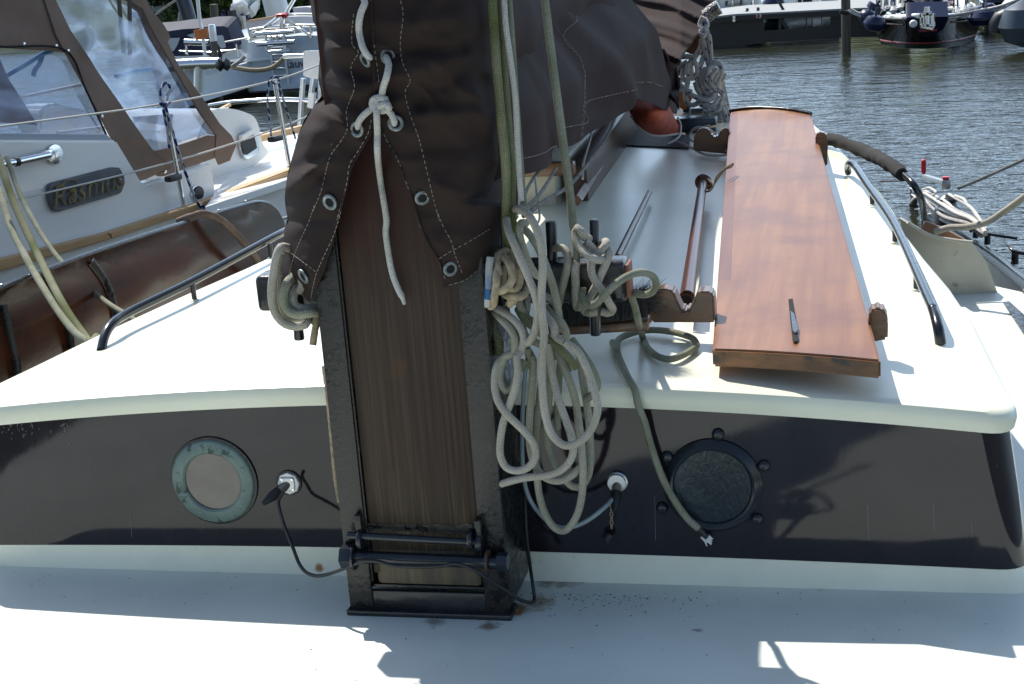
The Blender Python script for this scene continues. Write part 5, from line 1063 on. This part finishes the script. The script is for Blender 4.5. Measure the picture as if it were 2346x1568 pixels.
tag(plate('cockpit_cushion',L14([(1345,290),(1410,290),(1415,405),(1345,410)]),F(FB+.2),BKW*.1,M('orange_fabric',(.55,.16,.03),.7)),'orange lifebuoy bag behind the white stern rail','bag')
lw=thing('motor_yacht',pv(760,205,FB),'pale blue white motor yacht stern with ladder, rack and tubular rail','motor yacht')
panel('transom',L14([(1040,480),(1150,470),(1450,415),(1600,402),(1850,402),(1990,410),(1990,1000),(1850,990),(1700,1010),(1060,1045),(1022,985),(1120,965),(1062,700),(1020,690),(1035,560)]),F(FB-.6),bluew,lw,th=3,step=60)
panel('transom_ledge',L14([(1012,690),(1060,683),(1400,650),(1400,662),(1070,697),(1015,700)]),F(FB-.7),glossw,lw,th=.1,step=80)
panel('bathing_step',L14([(1022,985),(1300,950),(1650,935),(1990,930),(1990,975),(1650,990),(1060,1040)]),F(FB-.75),bluew,lw,th=.2,step=80)
panel('boot_stripe',L14([(1050,1032),(1650,1005),(1990,985),(1990,1008),(1650,1022),(1062,1050)]),F(FB-.78),navyp,lw,th=.2,step=80)
panel('wheelhouse_screen',L14([(1012,250),(1335,195),(1345,400),(1060,445)]),F(FB+.3),M('pale_screen_cloth',(.50,.50,.53),.4),lw,th=.3,step=60)
panel('wheelhouse_screen',L14([(1445,185),(1990,170),(1990,400),(1470,400),(1440,300)]),F(FB+.4),bpy.data.materials['pale_screen_cloth'],lw,th=.3,step=60)
panel('wood_trim',L14([(1008,238),(1340,180),(1342,194),(1010,252)]),F(FB+.2),teak,lw,th=.3,step=60); panel('wood_panel',L14([(1075,350),(1240,310),(1400,330),(1400,410),(1080,430)]),F(FB+.28),polew,lw,th=.1,step=60)
panel('seat_curtain',L14([(1540,90),(1700,80),(1740,85),(1990,90),(1990,160),(1560,160)]),F(FB+.6),bpy.data.materials['pale_screen_cloth'],lw,th=.3,step=60)
tubes('rail_tubes',[[pv(x,y,FB-.6) for x,y in L14(p)] for p in ([(1400,180),(1620,165),(1990,172)],[(1460,292),(1620,285),(1990,290)],[(1070,425),(1230,310),(1390,190)],[(1440,190),(1600,300),(1745,405)],[(1745,285),(1750,430)],[(1065,340),(1240,310),(1400,300)],[(1070,340),(1080,470)],[(1440,400),(1430,260),(1470,150),(1560,0),(1600,-60)],[(1060,445),(1240,420),(1460,410)])],.035,chrome,lw,6)
tubes('red_lashing',[[pv(x,y,FB-.65) for x,y in L14([(1360,185),(1420,170),(1480,178)])],[pv(x,y,FB-.65) for x,y in L14([(1430,190),(1460,185)])]],.04,redp,lw,6)
ld_=tubes('boarding_ladder',[[pv(x,y,FB-.72) for x,y in L14(p)] for p in ([(1300,500),(1312,700),(1335,945)],[(1450,470),(1468,700),(1495,940)])],.028,galv,lw,6,step=9)
for y in (540,622,700,775,858): tube('rung',[pv(x,yy,FB-.72) for x,yy in L14([(1305,y),(1470,y-5)])],.024,galv,ld_,6,step=9)
tubes('stern_rack',[[pv(x,y,FB-.95) for x,y in L14(p)] for p in ([(1140,385),(1560,355)],[(1138,500),(1560,472)])],.045,chrome,lw,8,step=9)
tubes('rack_frame',[[pv(x,y,FB-.9) for x,y in L14(p)] for p in ([(1240,500),(1245,385),(1270,362),(1420,355),(1440,380),(1440,480)],[(1230,500),(1250,570),(1290,582),(1510,568)],[(1440,480),(1450,560)],[(1300,380),(1300,480)],[(1370,400),(1360,470)])],.026,galv,lw,6)
text('lettering','Lauw',.21,pv(*L14([(1580,722)])[0],FB-.62),pv(680,146,26)-pv(660,147,26),(0,0,1),M('dark_lettering',(.05,.05,.06),.5),lw,depth=.004)
plate('outlet',L14([(1680,960),(1720,955),(1725,1000),(1700,1030),(1685,1020)]),F(FB-.8),BKW*.1,rubber,lw)
# small stern/bow platform with anchor roller in front
bwp=thing('bow_platform_boat',pv(440,190,20),'white bow with steel pulpit and anchor roller poking out behind the canopy','boat')
plate('bow',L14([(200,770),(480,740),(560,740),(520,870),(510,1040),(300,1050)]),F(20),BKW*.8,bluew,bwp)
tube('pulpit_tube',[pv(x,y,19.8) for x,y in L14([(250,735),(400,725),(500,720),(720,715)])],.085,chrome,bwp,12)
tube('pulpit_post',[pv(x,y,19.8) for x,y in L14([(492,740),(490,1040)])],.08,galv,bwp,10,step=9)
tube('pulpit_post',[pv(x,y,19.9) for x,y in L14([(525,740),(520,840)])],.05,galv,bwp,8,step=9)
panel('platform_deck',L14([(260,720),(480,690),(500,720),(490,745),(270,745)]),F(19.9),glossw,bwp,th=.3,step=60)
lathe('roller',[(.05,-.1),(.10,-.05),(.06,0),(.10,.05),(.05,.1)],pv(*L14([(760,728)])[0],19.7),(1,.2,0),rubber,bwp,14)
tag(tube('anchor_rope',[pv(x,y,20) for x,y in L14([(870,745),(950,690),(1010,630)])],.03,ropeW),'short pale rope rising from the pulpit end to the yacht','rope')
tag(tube('mooring_line',[pv(x,y,21) for x,y in L14([(790,735),(900,765),(1050,790),(1200,790),(1320,760),(1400,700),(1450,650)])],.035,ropeT),'tan mooring line sagging from the pulpit to the ladder of the motor yacht','rope')
tag(tubes('pile_rope',[[pv(x,y,FB-1.8) for x,y in L14(p)] for p in ([(610,600),(650,625),(700,600)],[(612,615),(655,640),(705,610)],[(700,590),(740,680),(790,730)],[(705,610),(760,700),(830,740)],[(690,500),(730,600),(740,640)])],.025,rubber),'dark rope wound round the collared pile and led to the pulpit','rope')
def pile(label,k,poly,v,col=None,group='mooring piles standing in the harbour water'):
    (xa,ya),(xb,yb),(xc,yc),(xd,yd)=Z(k,poly)
    r=(pv(xb,ya,v)-pv(xa,ya,v)).length/2; t=(pv(xa,ya,v)+pv(xb,yb,v))/2; b=(pv(xc,yc,v)+pv(xd,yd,v))/2
    T=thing('mooring_pile',b,label,'mooring pile',group)
    bm=bmesh.new(); sweep(bm,[b-Vector((0,0,.5)),b,b.lerp(t,.3),b.lerp(t,.7),t],r,18,step=.3)
    for q in bm.verts: q.co+=Vector((nzv(q.co,3),nzv(q.co,3,4),0))*.03*r*4
    fin('timber',bm,pilew,T)
    if col: lathe('collar',[(r*1.08,-.12),(r*1.1,0),(r*1.1,.1),(r*.9,.16)],t,(0,0,1),galv,T,20)
pile('grey timber pile with pale metal collar between the two left yachts',14,[(608,385),(680,385),(672,1060),(755,1060)],24.0,True)
pile('dark timber pile rising behind the navy spray hood',14,[(612,50),(692,50),(640,300),(705,300)],32.)
pile('dark timber pile standing alone in the water in front of the right pontoon',13,[(245,-160),(350,-160),(262,620),(350,622)],27.93)
def T_(name,label,cat,lists,r,m,v,k=14,**kw): return tag(tubes(name,[[pv(x,y,v) for x,y in Z(k,p)] for p in lists],r,m,None,8,**kw),label,cat)
T_('backstay','thin steel stay with orange sleeve crossing the navy hood','stay',[[(470,-40),(500,250),(520,330)],[(535,430),(550,560),(565,690)]],.035,galv,24.5)
tag(tube('stay_sleeve',[pv(x,y,24.4) for x,y in L14([(508,330),(532,440)])],.13,M('orange_sleeve',(.45,.13,.03),.6),None,12,step=9),'orange plastic sleeve round the stay before the navy hood','sleeve')
T_('leaning_mast','dark blue leaning spar in front of the left trees','spar',[[(300,-40),(350,120),(400,320)]],.17,navyp,30)
T_('stay','thin pale stay slanting in front of the left trees','stay',[[(320,-40),(280,150),(250,335)]],.04,ropeW,30.2)
T_('stay','thin wire sloping down from the top left to the canopy','stay',[[(220,10),(100,90),(0,165)]],.02,ropeS,25)
T_('mast','white mast rising behind the motor yacht','mast',[[(1320,-60),(1360,100),(1400,260)]],.28,glossw,31)
fs=thing('furled_sail',pv(550,15,29),'white bundled sail with rigging hanging over the blue sail bag','furled sail')
panel('sailcloth',L14([(850,-60),(1010,-60),(1025,20),(1043,60),(1030,175),(990,170),(940,182),(880,165),(840,120),(835,100),(870,20)]),lambda x,y:pv(x,y,29+.2*noise.noise(Vector((x*.05,y*.04,0)))),glossw,fs,th=.4,step=4)
tubes('hanging_lines',[[pv(x,y,28.8) for x,y in L14(p)] for p in ([(850,130),(890,200),(905,460)],[(930,180),(985,430)],[(960,180),(1010,420)],[(900,190),(960,540),(1000,620)],[(985,180),(1020,430)],[(860,150),(870,200)])],.05,ropeW,fs,6)
tubes('dark_tackle',[[pv(x,y,28.7) for x,y in L14(p)] for p in ([(890,200),(905,300),(905,470)],[(915,250),(960,540),(990,600)],[(855,120),(870,190)])],.09,rubber,fs,6)
tag(panel('sail_bag',L14([(745,225),(800,215),(870,230),(940,200),(952,345),(880,355),(800,350),(765,330)]),lambda x,y:pv(x,y,28.9+.15*noise.noise(Vector((x*.05,y*.05,0)))),navy,None,th=.4,step=5),'navy blue sail bag hanging beside the white bundled sail','sail bag')
# building
bd_=thing('building',pv(380,20,44)*1,'grey modern building with window band at the top left behind the trees','building')
plate('upper_storey',L14([(-300,-160),(135,-160),(138,60),(132,128),(-300,150)]),F(45),BKW*6,M('grey_render',(.30,.34,.37),.6,c2=(.26,.30,.33),ns=1),bd_)
plate('window_band',L14([(-300,-80),(100,-80),(108,60),(-300,70)]),F(44.9),BKW*.2,M('blue_window_band',(.10,.16,.2),.1),bd_)
for x in (20,100): plate('mullion',L14([(x,-80),(x+10,-80),(x+12,62),(x+2,63)]),F(44.85),BKW*.1,bpy.data.materials['grey_render'],bd_)
plate('column',L14([(20,128),(125,126),(135,420),(30,420)]),F(45.5),BKW*2,M('dark_column',(.12,.13,.15),.6),bd_)
plate('recess',L14([(-300,140),(20,130),(20,420),(-300,420)]),F(47),BKW*2,M('recess_grey',(.05,.06,.07),.7),bd_)
# bushes and trees on the shore
leafm=[M('leaf_light',(.09,.13,.025),.7,c2=(.14,.17,.04),ns=3),M('leaf_mid',(.05,.085,.02),.7,c2=(.08,.11,.03),ns=3),M('leaf_dark',(.02,.035,.012),.7)]
barkm=M('bark',(.06,.045,.03),.9,bump=.5,bs=20)
TG='trees along the far shore'
def tree(x,v,h,wd,n,label,lf=.10):
    b=Vector((x,v,-1.0)); T=thing('tree',b,label,'tree',TG); rnd=random.Random(int(x*97+v*13))
    bm=bmesh.new(); sweep(bm,[b,b+Vector((rnd.uniform(-.1,.1),0,h*.35)),b+Vector((rnd.uniform(-.3,.3),0,h*.8))],.09,8,step=.3,rf=lambda t:1-.7*t)
    for i in range(9):
        z=h*rnd.uniform(.12,.7); a=rnd.uniform(0,6.28); L=wd*rnd.uniform(.4,.9); s0=b+Vector((0,0,z))
        sweep(bm,[s0,s0+Vector((math.cos(a)*L*.5,math.sin(a)*L*.5,h*.08)),s0+Vector((math.cos(a)*L,math.sin(a)*L,h*.16))],.035,6,step=.3,rf=lambda t:1-.7*t)
    fin('trunk',bm,barkm,T)
    bm=bmesh.new(); cl=[]
    for i in range(34):
        z=h*(.06+.94*rnd.random()); a=rnd.uniform(0,6.28); rr=wd*(.35+.65*math.sin(math.pi*min(.95,max(.1,z/h))))*rnd.random()**.5
        cl.append((b+Vector((math.cos(a)*rr,math.sin(a)*rr,z)),rnd.uniform(.22,.5)*wd*.6,rnd.choice((0,0,1,1,2))))
    for i in range(n):
        c,r,mi=cl[i%len(cl)]; d=Vector((rnd.gauss(0,1),rnd.gauss(0,1),rnd.gauss(0,1))).normalized()*r*rnd.random()**.4
        p=c+d; a=Vector((rnd.gauss(0,1),rnd.gauss(0,1),rnd.gauss(0,1))).normalized(); q=a.orthogonal().normalized(); s=lf*rnd.uniform(.6,1.3)
        f=bm.faces.new([bm.verts.new(p+k) for k in (a*s,q*s*.6,-a*s,-q*s*.6)]); f.material_index=mi
    me=bpy.data.meshes.new('crown'); bm.to_mesh(me); bm.free()
    for m in leafm: me.materials.append(m)
    link('crown',me,None,T)
TL=['bushy light green tree nearest the grey building','green tree behind the leaning blue spar','broad green tree behind the orange stay sleeve','tree beside the dark pile behind the navy hood','dense tree left of the white bundled sail','tree behind the white bundled sail','leafy tree between the bundled sail and the white mast','darker tree behind the white mast','tall tree behind the tubular hoop of the motor yacht','dark tree behind the motor yacht rail beside the mast cover','shaded tree hidden partly by the mast cover']
for i,(px,v) in enumerate(((392,42.5),(415,44),(440,42.5),(470,44),(500,43),(530,45),(560,43),(600,44.5),(640,43),(680,45),(720,43))):
    p=pv(px,60,v); tree(p.x,v,3.6+.5*math.sin(i*2.3),1.0,3600,TL[i])
rd=M('roof_red',(.30,.08,.05),.8)
wv=thing('house',pv(600,20,70),'white house with red roof glimpsed through the left trees','house')
box('wall',pv(470,30,70)+Vector((0,0,.5)),(14,4,3.2),glossw,wv,bev=0); box('roof',pv(470,30,70)+Vector((0,0,2.5)),(15,5,.8),rd,wv,bev=.3)

# ============================================================ FAR RIGHT: pontoon, yachts
JW=Wall(pz(1640,108,-1.2),pz(2000,90,-1.2)); J=lambda off:(lambda x,y:JW.p(x,y,off))
jt=thing('pontoon',JW.p(1800,95,0),'long black steel pontoon with square openings and grey deck edge at the right','pontoon')
tarb=M('black_tar_steel',(.010,.013,.02),.35,bump=.2,bs=5)
Z12=lambda p:Z(12,p)
plate('float',Z12([(800,340),(950,350),(1500,345),(2300,290),(3100,250),(3100,400),(2300,430),(1500,480),(900,560),(800,560)]),J(0),JW.n*2.2,tarb,jt)
plate('fascia',Z12([(700,225),(925,196),(1120,172),(1700,145),(2300,112),(3100,80),(3100,150),(2300,190),(1500,215),(1120,235),(925,262),(700,270)]),J(-.25),JW.n*.25,tarb,jt)
plate('deck_edge',Z12([(700,212),(925,183),(1120,160),(1700,132),(2300,100),(3100,66),(3100,82),(2300,118),(1700,152),(1120,180),(925,204),(700,232)]),J(-.3),JW.n*2.6,M('grey_deck_boards',(.30,.31,.30),.7),jt)
for p in ([(700,230),(1450,215),(1450,360),(700,360)],[(1620,210),(1660,210),(1745,330),(1700,335)],[(1615,210),(1640,210),(1640,340),(1615,340)],[(1925,200),(1938,200),(1938,320),(1925,320)],[(1990,195),(2002,195),(2002,315),(1990,315)],[(2098,190),(2108,190),(2108,305),(2098,305)],[(2200,180),(2330,175),(2330,300),(2200,310)],[(2420,170),(3100,140),(3100,280),(2420,300)]):
    plate('post',Z12(p),J(.02),JW.n*.12,tarb,jt)
ns=plate('number_sign',Z12([(1350,170),(1430,167),(1432,195),(1351,198)]),J(-.27),JW.n*.02,M('sign_red',(.45,.02,.03),.5),jt)
text('lettering','13',.13,JW.p(*Z12([(1392,182)])[0],-.30),JW.t,(0,0,1),glossw,ns)
for x,y in ((1118,195),(1118,232)): lathe('shiny_bolt',[(.05,0),(.03,.03)],JW.p(*Z12([(x,y)])[0],-.27),-JW.n,chrome,jt,10)
tubes('jetty_cleats',[[JW.p(x,y,.3) for x,y in Z12(p)] for p in ([(1260,145),(1270,95)],[(1385,140),(1390,85)],[(1030,70),(1035,10)],[(1195,60),(1195,0)],[(1680,130),(1600,-20)])],.03,rubber,jt,6)
ya=thing('white_yacht',pv(1720,15,35),'white yacht bow behind the left end of the black pontoon','yacht')
plate('hull',Z12([(915,-60),(1400,-60),(1430,40),(1425,125),(1240,150),(940,172),(950,120)]),F(34.5),BKW*4,bluew,ya,bev=.05)
plate('cabin',Z12([(1000,-120),(1250,-120),(1240,30),(1020,50)]),F(34.3),BKW*1.5,glossw,ya); plate('stripe',Z12([(950,125),(1425,108),(1425,118),(948,138)]),F(34.4),BKW*.1,navyp,ya)
for x in (1100,1180,1320): tube('guard_post',[pv(*q,34.2) for q in Z12([(x,60),(x,-20)])],.03,chrome,ya,6,step=9)
yb=thing('white_yacht',pv(1850,12,34),'white yacht with dark window beside the pontoon and dark pile','yacht')
plate('hull',Z12([(1480,150),(1560,60),(1580,-60),(2300,-60),(2300,60),(2230,118),(1900,135)]),F(34),BKW*4,glossw,yb,bev=.05)
plate('lower_hull',Z12([(1450,330),(1480,260),(1560,200),(2300,180),(2300,310),(1500,345)]),F(34),BKW*3,glossw,yb)
plate('window',Z12([(1830,-20),(1995,-20),(1995,60),(1845,68)]),F(33.9),BKW*.05,glassd,yb); plate('cabin_post',Z12([(1878,-60),(1892,-60),(1892,70),(1880,70)]),F(33.8),BKW*.1,glossw,yb)
plate('side_deck',Z12([(1520,110),(1600,75),(1830,80),(2090,70),(2230,10),(2260,60),(2000,110),(1540,140)]),F(33.7),BKW*.3,bluew,yb,bev=.02)
tube('hull_stripe',[pv(*q,33.6) for q in Z12([(1760,112),(1870,104),(1975,102)])],.05,navyp,yb,6); lathe('window_hatch',[(.2,0),(.18,.05)],pv(*Z12([(2190,20)])[0],33.6),-BKW,glossw,yb)
yc=thing('white_yacht',pv(1950,10,36),'third white yacht with dark cabin between the dark pile and the black sailing yacht','yacht')
plate('hull',Z(13,[(-60,60),(150,20),(300,60),(440,80),(560,80),(560,110),(0,130)]),F(36),BKW*3,glossw,yc,bev=.04); plate('cabin',Z(13,[(340,-60),(540,-60),(540,80),(440,80),(370,20)]),F(35.8),BKW*2,navyp,yc)
lathe('fender_ball',[(.0,-.3),(.2,-.25),(.32,0),(.25,.2),(.06,.35),(0.01,.4)],pv(*Z12([(1565,118)])[0],33.3),(0,0,1),navyp,yb,18)
# black yacht
KV=28.3
def kh(x,y,l=0): s=(x-2115)/130; return pv(x,y,KV-1.0+2.6*abs(s)**2.2-l+.004*(y-60))
darkred=M('dark_red_line',(.16,.012,.015),.4)
kb=thing('black_yacht',pv(2120,112,KV),'black round sterned sailing yacht with red stripes, white deck and navy transom','yacht')
hk=panel('hull',Z(13,[(600,165),(700,200),(980,198),(1450,190),(1650,175),(1800,150),(1812,200),(1795,330),(1740,470),(1500,530),(1200,552),(950,545),(700,500),(640,380),(615,250)]),kh,blackh,kb,th=.8,step=6)
for pts,r in (([(690,455),(760,470),(950,485),(1200,490),(1450,468),(1620,440),(1760,400)],.022),([(680,260),(800,272),(950,280)],.018),([(1490,250),(1650,235),(1780,205)],.018)):
    tube('red_stripe',[kh(x,y,.01) for x,y in Z(13,pts)],r,darkred,kb,6)
panel('green_boot_top',Z(13,[(690,475),(950,500),(1200,508),(1450,490),(1640,462),(1740,440),(1700,492),(1500,530),(1200,552),(950,545),(710,502)]),lambda x,y:kh(x,y,.015),M('dark_green_bottom',(.01,.03,.02),.3),kb,th=.01,step=14)
trn=panel('transom',Z(13,[(975,208),(1000,198),(1452,188),(1450,230),(1400,330),(1290,400),(1200,420),(1110,370),(1010,270)]),lambda x,y:pv(x,y,KV-1.12+.004*(y-60)),navyp,kb,th=.5,step=14)
tube('name_band',[pv(*q,KV-1.14) for q in Z(13,[(1125,352),(1210,346),(1325,345)])],.03,darkred,trn,6)
lathe('stern_light',[(.07,0),(.05,.03)],pv(*Z(13,[(1060,270)])[0],KV-1.4),-BKW,glossw,trn,14)
tubes('stern_ladder',[[pv(x,y,KV-1.7) for x,y in Z(13,p)] for p in ([(1160,150),(1165,290),(1185,310)],[(1275,150),(1280,290),(1265,310)],[(1215,80),(1220,300)],[(1165,290),(1280,290)],[(1150,200),(1160,300),(1280,325)],[(1170,160),(1270,158)])],.045,chrome,kb,6,step=9)
panel('deck',Z(13,[(600,165),(660,100),(760,60),(900,20),(1100,-60),(1500,-60),(1790,60),(1800,150),(1650,175),(1450,186),(980,194),(700,196)]),lambda x,y:pz(x,y,pv(2100,40,KV).z),M('white_deck',(.6,.6,.57),.6),kb,th=.05,step=30)
tube('rail_cap',[kh(x,y,.06) for x,y in Z(13,[(600,162),(700,196),(980,193),(1200,180),(1450,186),(1650,170),(1800,146)])],.05,glossw,kb,6)
tube('boom',[pv(x,y,KV+.2) for x,y in Z(13,[(930,205),(1100,175),(1300,155),(1560,150),(1790,130)])],.10,M('grey_cover_cloth',(.25,.28,.3),.7),kb,8)
plate('cabin',Z(13,[(1110,-60),(1310,-60),(1312,150),(1112,150)]),F(KV+2),BKW*1,glossw,kb); plate('side_locker',Z(13,[(905,-60),(985,-60),(985,90),(880,120)]),F(KV+2.2),BKW*1,cream,kb)
plate('door',Z(13,[(1450,-60),(1530,-60),(1530,85),(1445,115)]),F(KV+2.4),BKW*.3,M('red_brown_door',(.25,.06,.03),.5),kb); plate('grey_box',Z(13,[(1325,-20),(1445,-20),(1448,70),(1330,80)]),F(KV+1.5),BKW*.4,bluew,kb)
plate('red_fitting',Z(13,[(990,-60),(1040,-60),(1040,40),(1015,62),(995,55)]),F(KV+1),BKW*.1,redp,kb); plate('winch_pile',Z(13,[(1630,70),(1680,40),(1760,45),(1780,110),(1720,135),(1640,125)]),F(KV+1),BKW*.4,glossw,kb,bev=.05)
rr=random.Random(5); LL=[]
for i in range(26):
    x=rr.choice((rr.uniform(640,980),rr.uniform(1320,1800))); LL.append([(x,rr.uniform(120,190)),(x+rr.uniform(-12,12),rr.uniform(-60,0))])
for i in range(10):
    x=rr.uniform(620,1600); y=rr.uniform(0,110); LL.append([(x,y),(x+rr.uniform(80,260),y+rr.uniform(-25,25))])
tubes('guard_rails',[[pv(x,y,KV+.3) for x,y in Z(13,p)] for p in LL],.022,chrome,kb,5,step=9)
for p in ([(1180,-20),(1200,30),(1260,20),(1240,-10),(1170,0)],[(650,140),(750,180),(880,190)],[(660,60),(720,120),(830,100),(900,140)]): tube('deck_line',[pv(x,y,KV+.1) for x,y in Z(13,p)],.035,rubber,kb,6)
for i in range(9): 
    x=rr.uniform(650,970) if i<5 else rr.uniform(1500,1780); y=rr.uniform(70,160); lathe('deck_block',[(.02,-.06),(.09,0),(.05,.08)],pv(*Z(13,[(x,y)])[0],KV+.1),(0,.3,1),rubber if i%2 else glossw,kb,10)
def fender(label,pts,v,r): 
    a,b=[pv(x,y,v) for x,y in Z(13,pts)]; d=(b-a).length
    T=thing('fender',b,label,'fender','blue fenders hanging on the black yacht')
    lathe('body',[(.02,0),(r*.7,.03),(r,r*.6),(r,d-r*.6),(r*.7,d-.03),(.03,d)],b,a-b,bluep,T,18); tube('eye',[a,a+(a-b).normalized()*.12],.025,bluep,T,8)
fender('leftmost blue fender hanging beside the black yacht stern',[(570,110),(520,280)],27.5,.17)
fender('blue fender hanging just right of the leftmost one, lower in the water',[(640,170),(610,360)],27.2,.20)
fender('blue fender tucked above the pair on the black yacht',[(640,70),(612,110)],28.,.15)
fender('large blue fender on the right quarter of the black yacht',[(1850,110),(1845,300)],27.5,.28)
fender('blue fender at the far right side of the black yacht, highest of all',[(1865,40),(1900,230)],28.,.2)
bh=thing('dark_barge',pv(2330,70,31),'black hulled barge with blue rubbing band moored at the right edge','barge')
plate('hull',Z(13,[(1830,150),(1860,20),(2000,-10),(2900,-60),(2900,380),(2306,420),(2000,385),(1830,330)]),F(31),BKW*4,blackh,bh,bev=.05); tube('blue_band',[pv(x,y,30.9) for x,y in Z(13,[(1860,30),(2000,5),(2120,0)])],.08,bluep,bh,6)
plate('quay_wood',Z(13,[(1790,300),(1850,310),(1858,370),(1785,350)]),F(30.8),BKW*.3,M('yellow_wood',(.35,.28,.10),.7),bh)
tag(plate('white_dinghy',Z(13,[(2085,130),(2130,60),(2240,-40),(2290,40),(2300,60),(2280,135),(2170,308),(2150,300)]),F(27.5),BKW*.9,glossw,bev=.06,smooth=True),'white upturned dinghy hanging at the right edge against the dark barge','dinghy')
tag(tube('tyre_fender',[pv(x,y,27.2) for x,y in Z(13,[(1990,370),(2005,290),(2050,215),(2085,205)])],.16,rubber,None,12),'long black fender leaning against the dark barge beside the dinghy','fender')
tyre=[pv(2300+ 7*math.cos(a),63+11*math.sin(a),27) for a in [k*math.pi/8 for k in range(17)]]
tag(tube('rope_ring',tyre,.04,rubber,None,8),'black ring hanging in front of the dinghy tip','ring'); 
tag(lathe('ball_fender',[(.02,-.35),(.3,-.25),(.42,0),(.33,.3),(.05,.45)],pv(*Z(13,[(2300,300)])[0],27),(0,0,1),M('grey_blue_ball',(.06,.08,.10),.4),None,20),'dark grey ball fender at the extreme right edge','fender')
tag(tube('float_line',[pv(x,y,27) for x,y in Z(13,[(2095,300),(2090,400),(2100,415)])],.03,glossw),'small white float beneath the dinghy','float')
for i,pts in enumerate(([(340,130),(450,180),(600,205),(900,215),(1000,205)],[(350,100),(450,150),(650,200),(960,220)],[(1450,185),(1750,130),(2000,80),(2200,10),(2320,-50)],[(1500,180),(1800,140),(2080,90),(2306,0)],[(1820,110),(2050,70),(2250,-10),(2300,-50)])):
    tag(tube('mooring_line',[pv(x,y,27.4+.02*i) for x,y in Z(13,pts)],.022,ropeW,None,6),['upper pale mooring line from the dark pile to the black yacht','lower pale mooring line from the dark pile to the black yacht','pale mooring line from the black yacht boom toward the dinghy, leftmost of three','pale mooring line from the black yacht to the right edge, lowest of three','pale mooring line crossing behind the dinghy, shortest of three'][i],'rope','mooring lines of the black yacht')
tag(tube('pile_strop',[pv(x,y,27.6) for x,y in Z(13,[(240,120),(270,140),(330,142),(358,125),(360,95)])],.045,rubber,None,8),'dark rope strop round the pile at the right','rope')
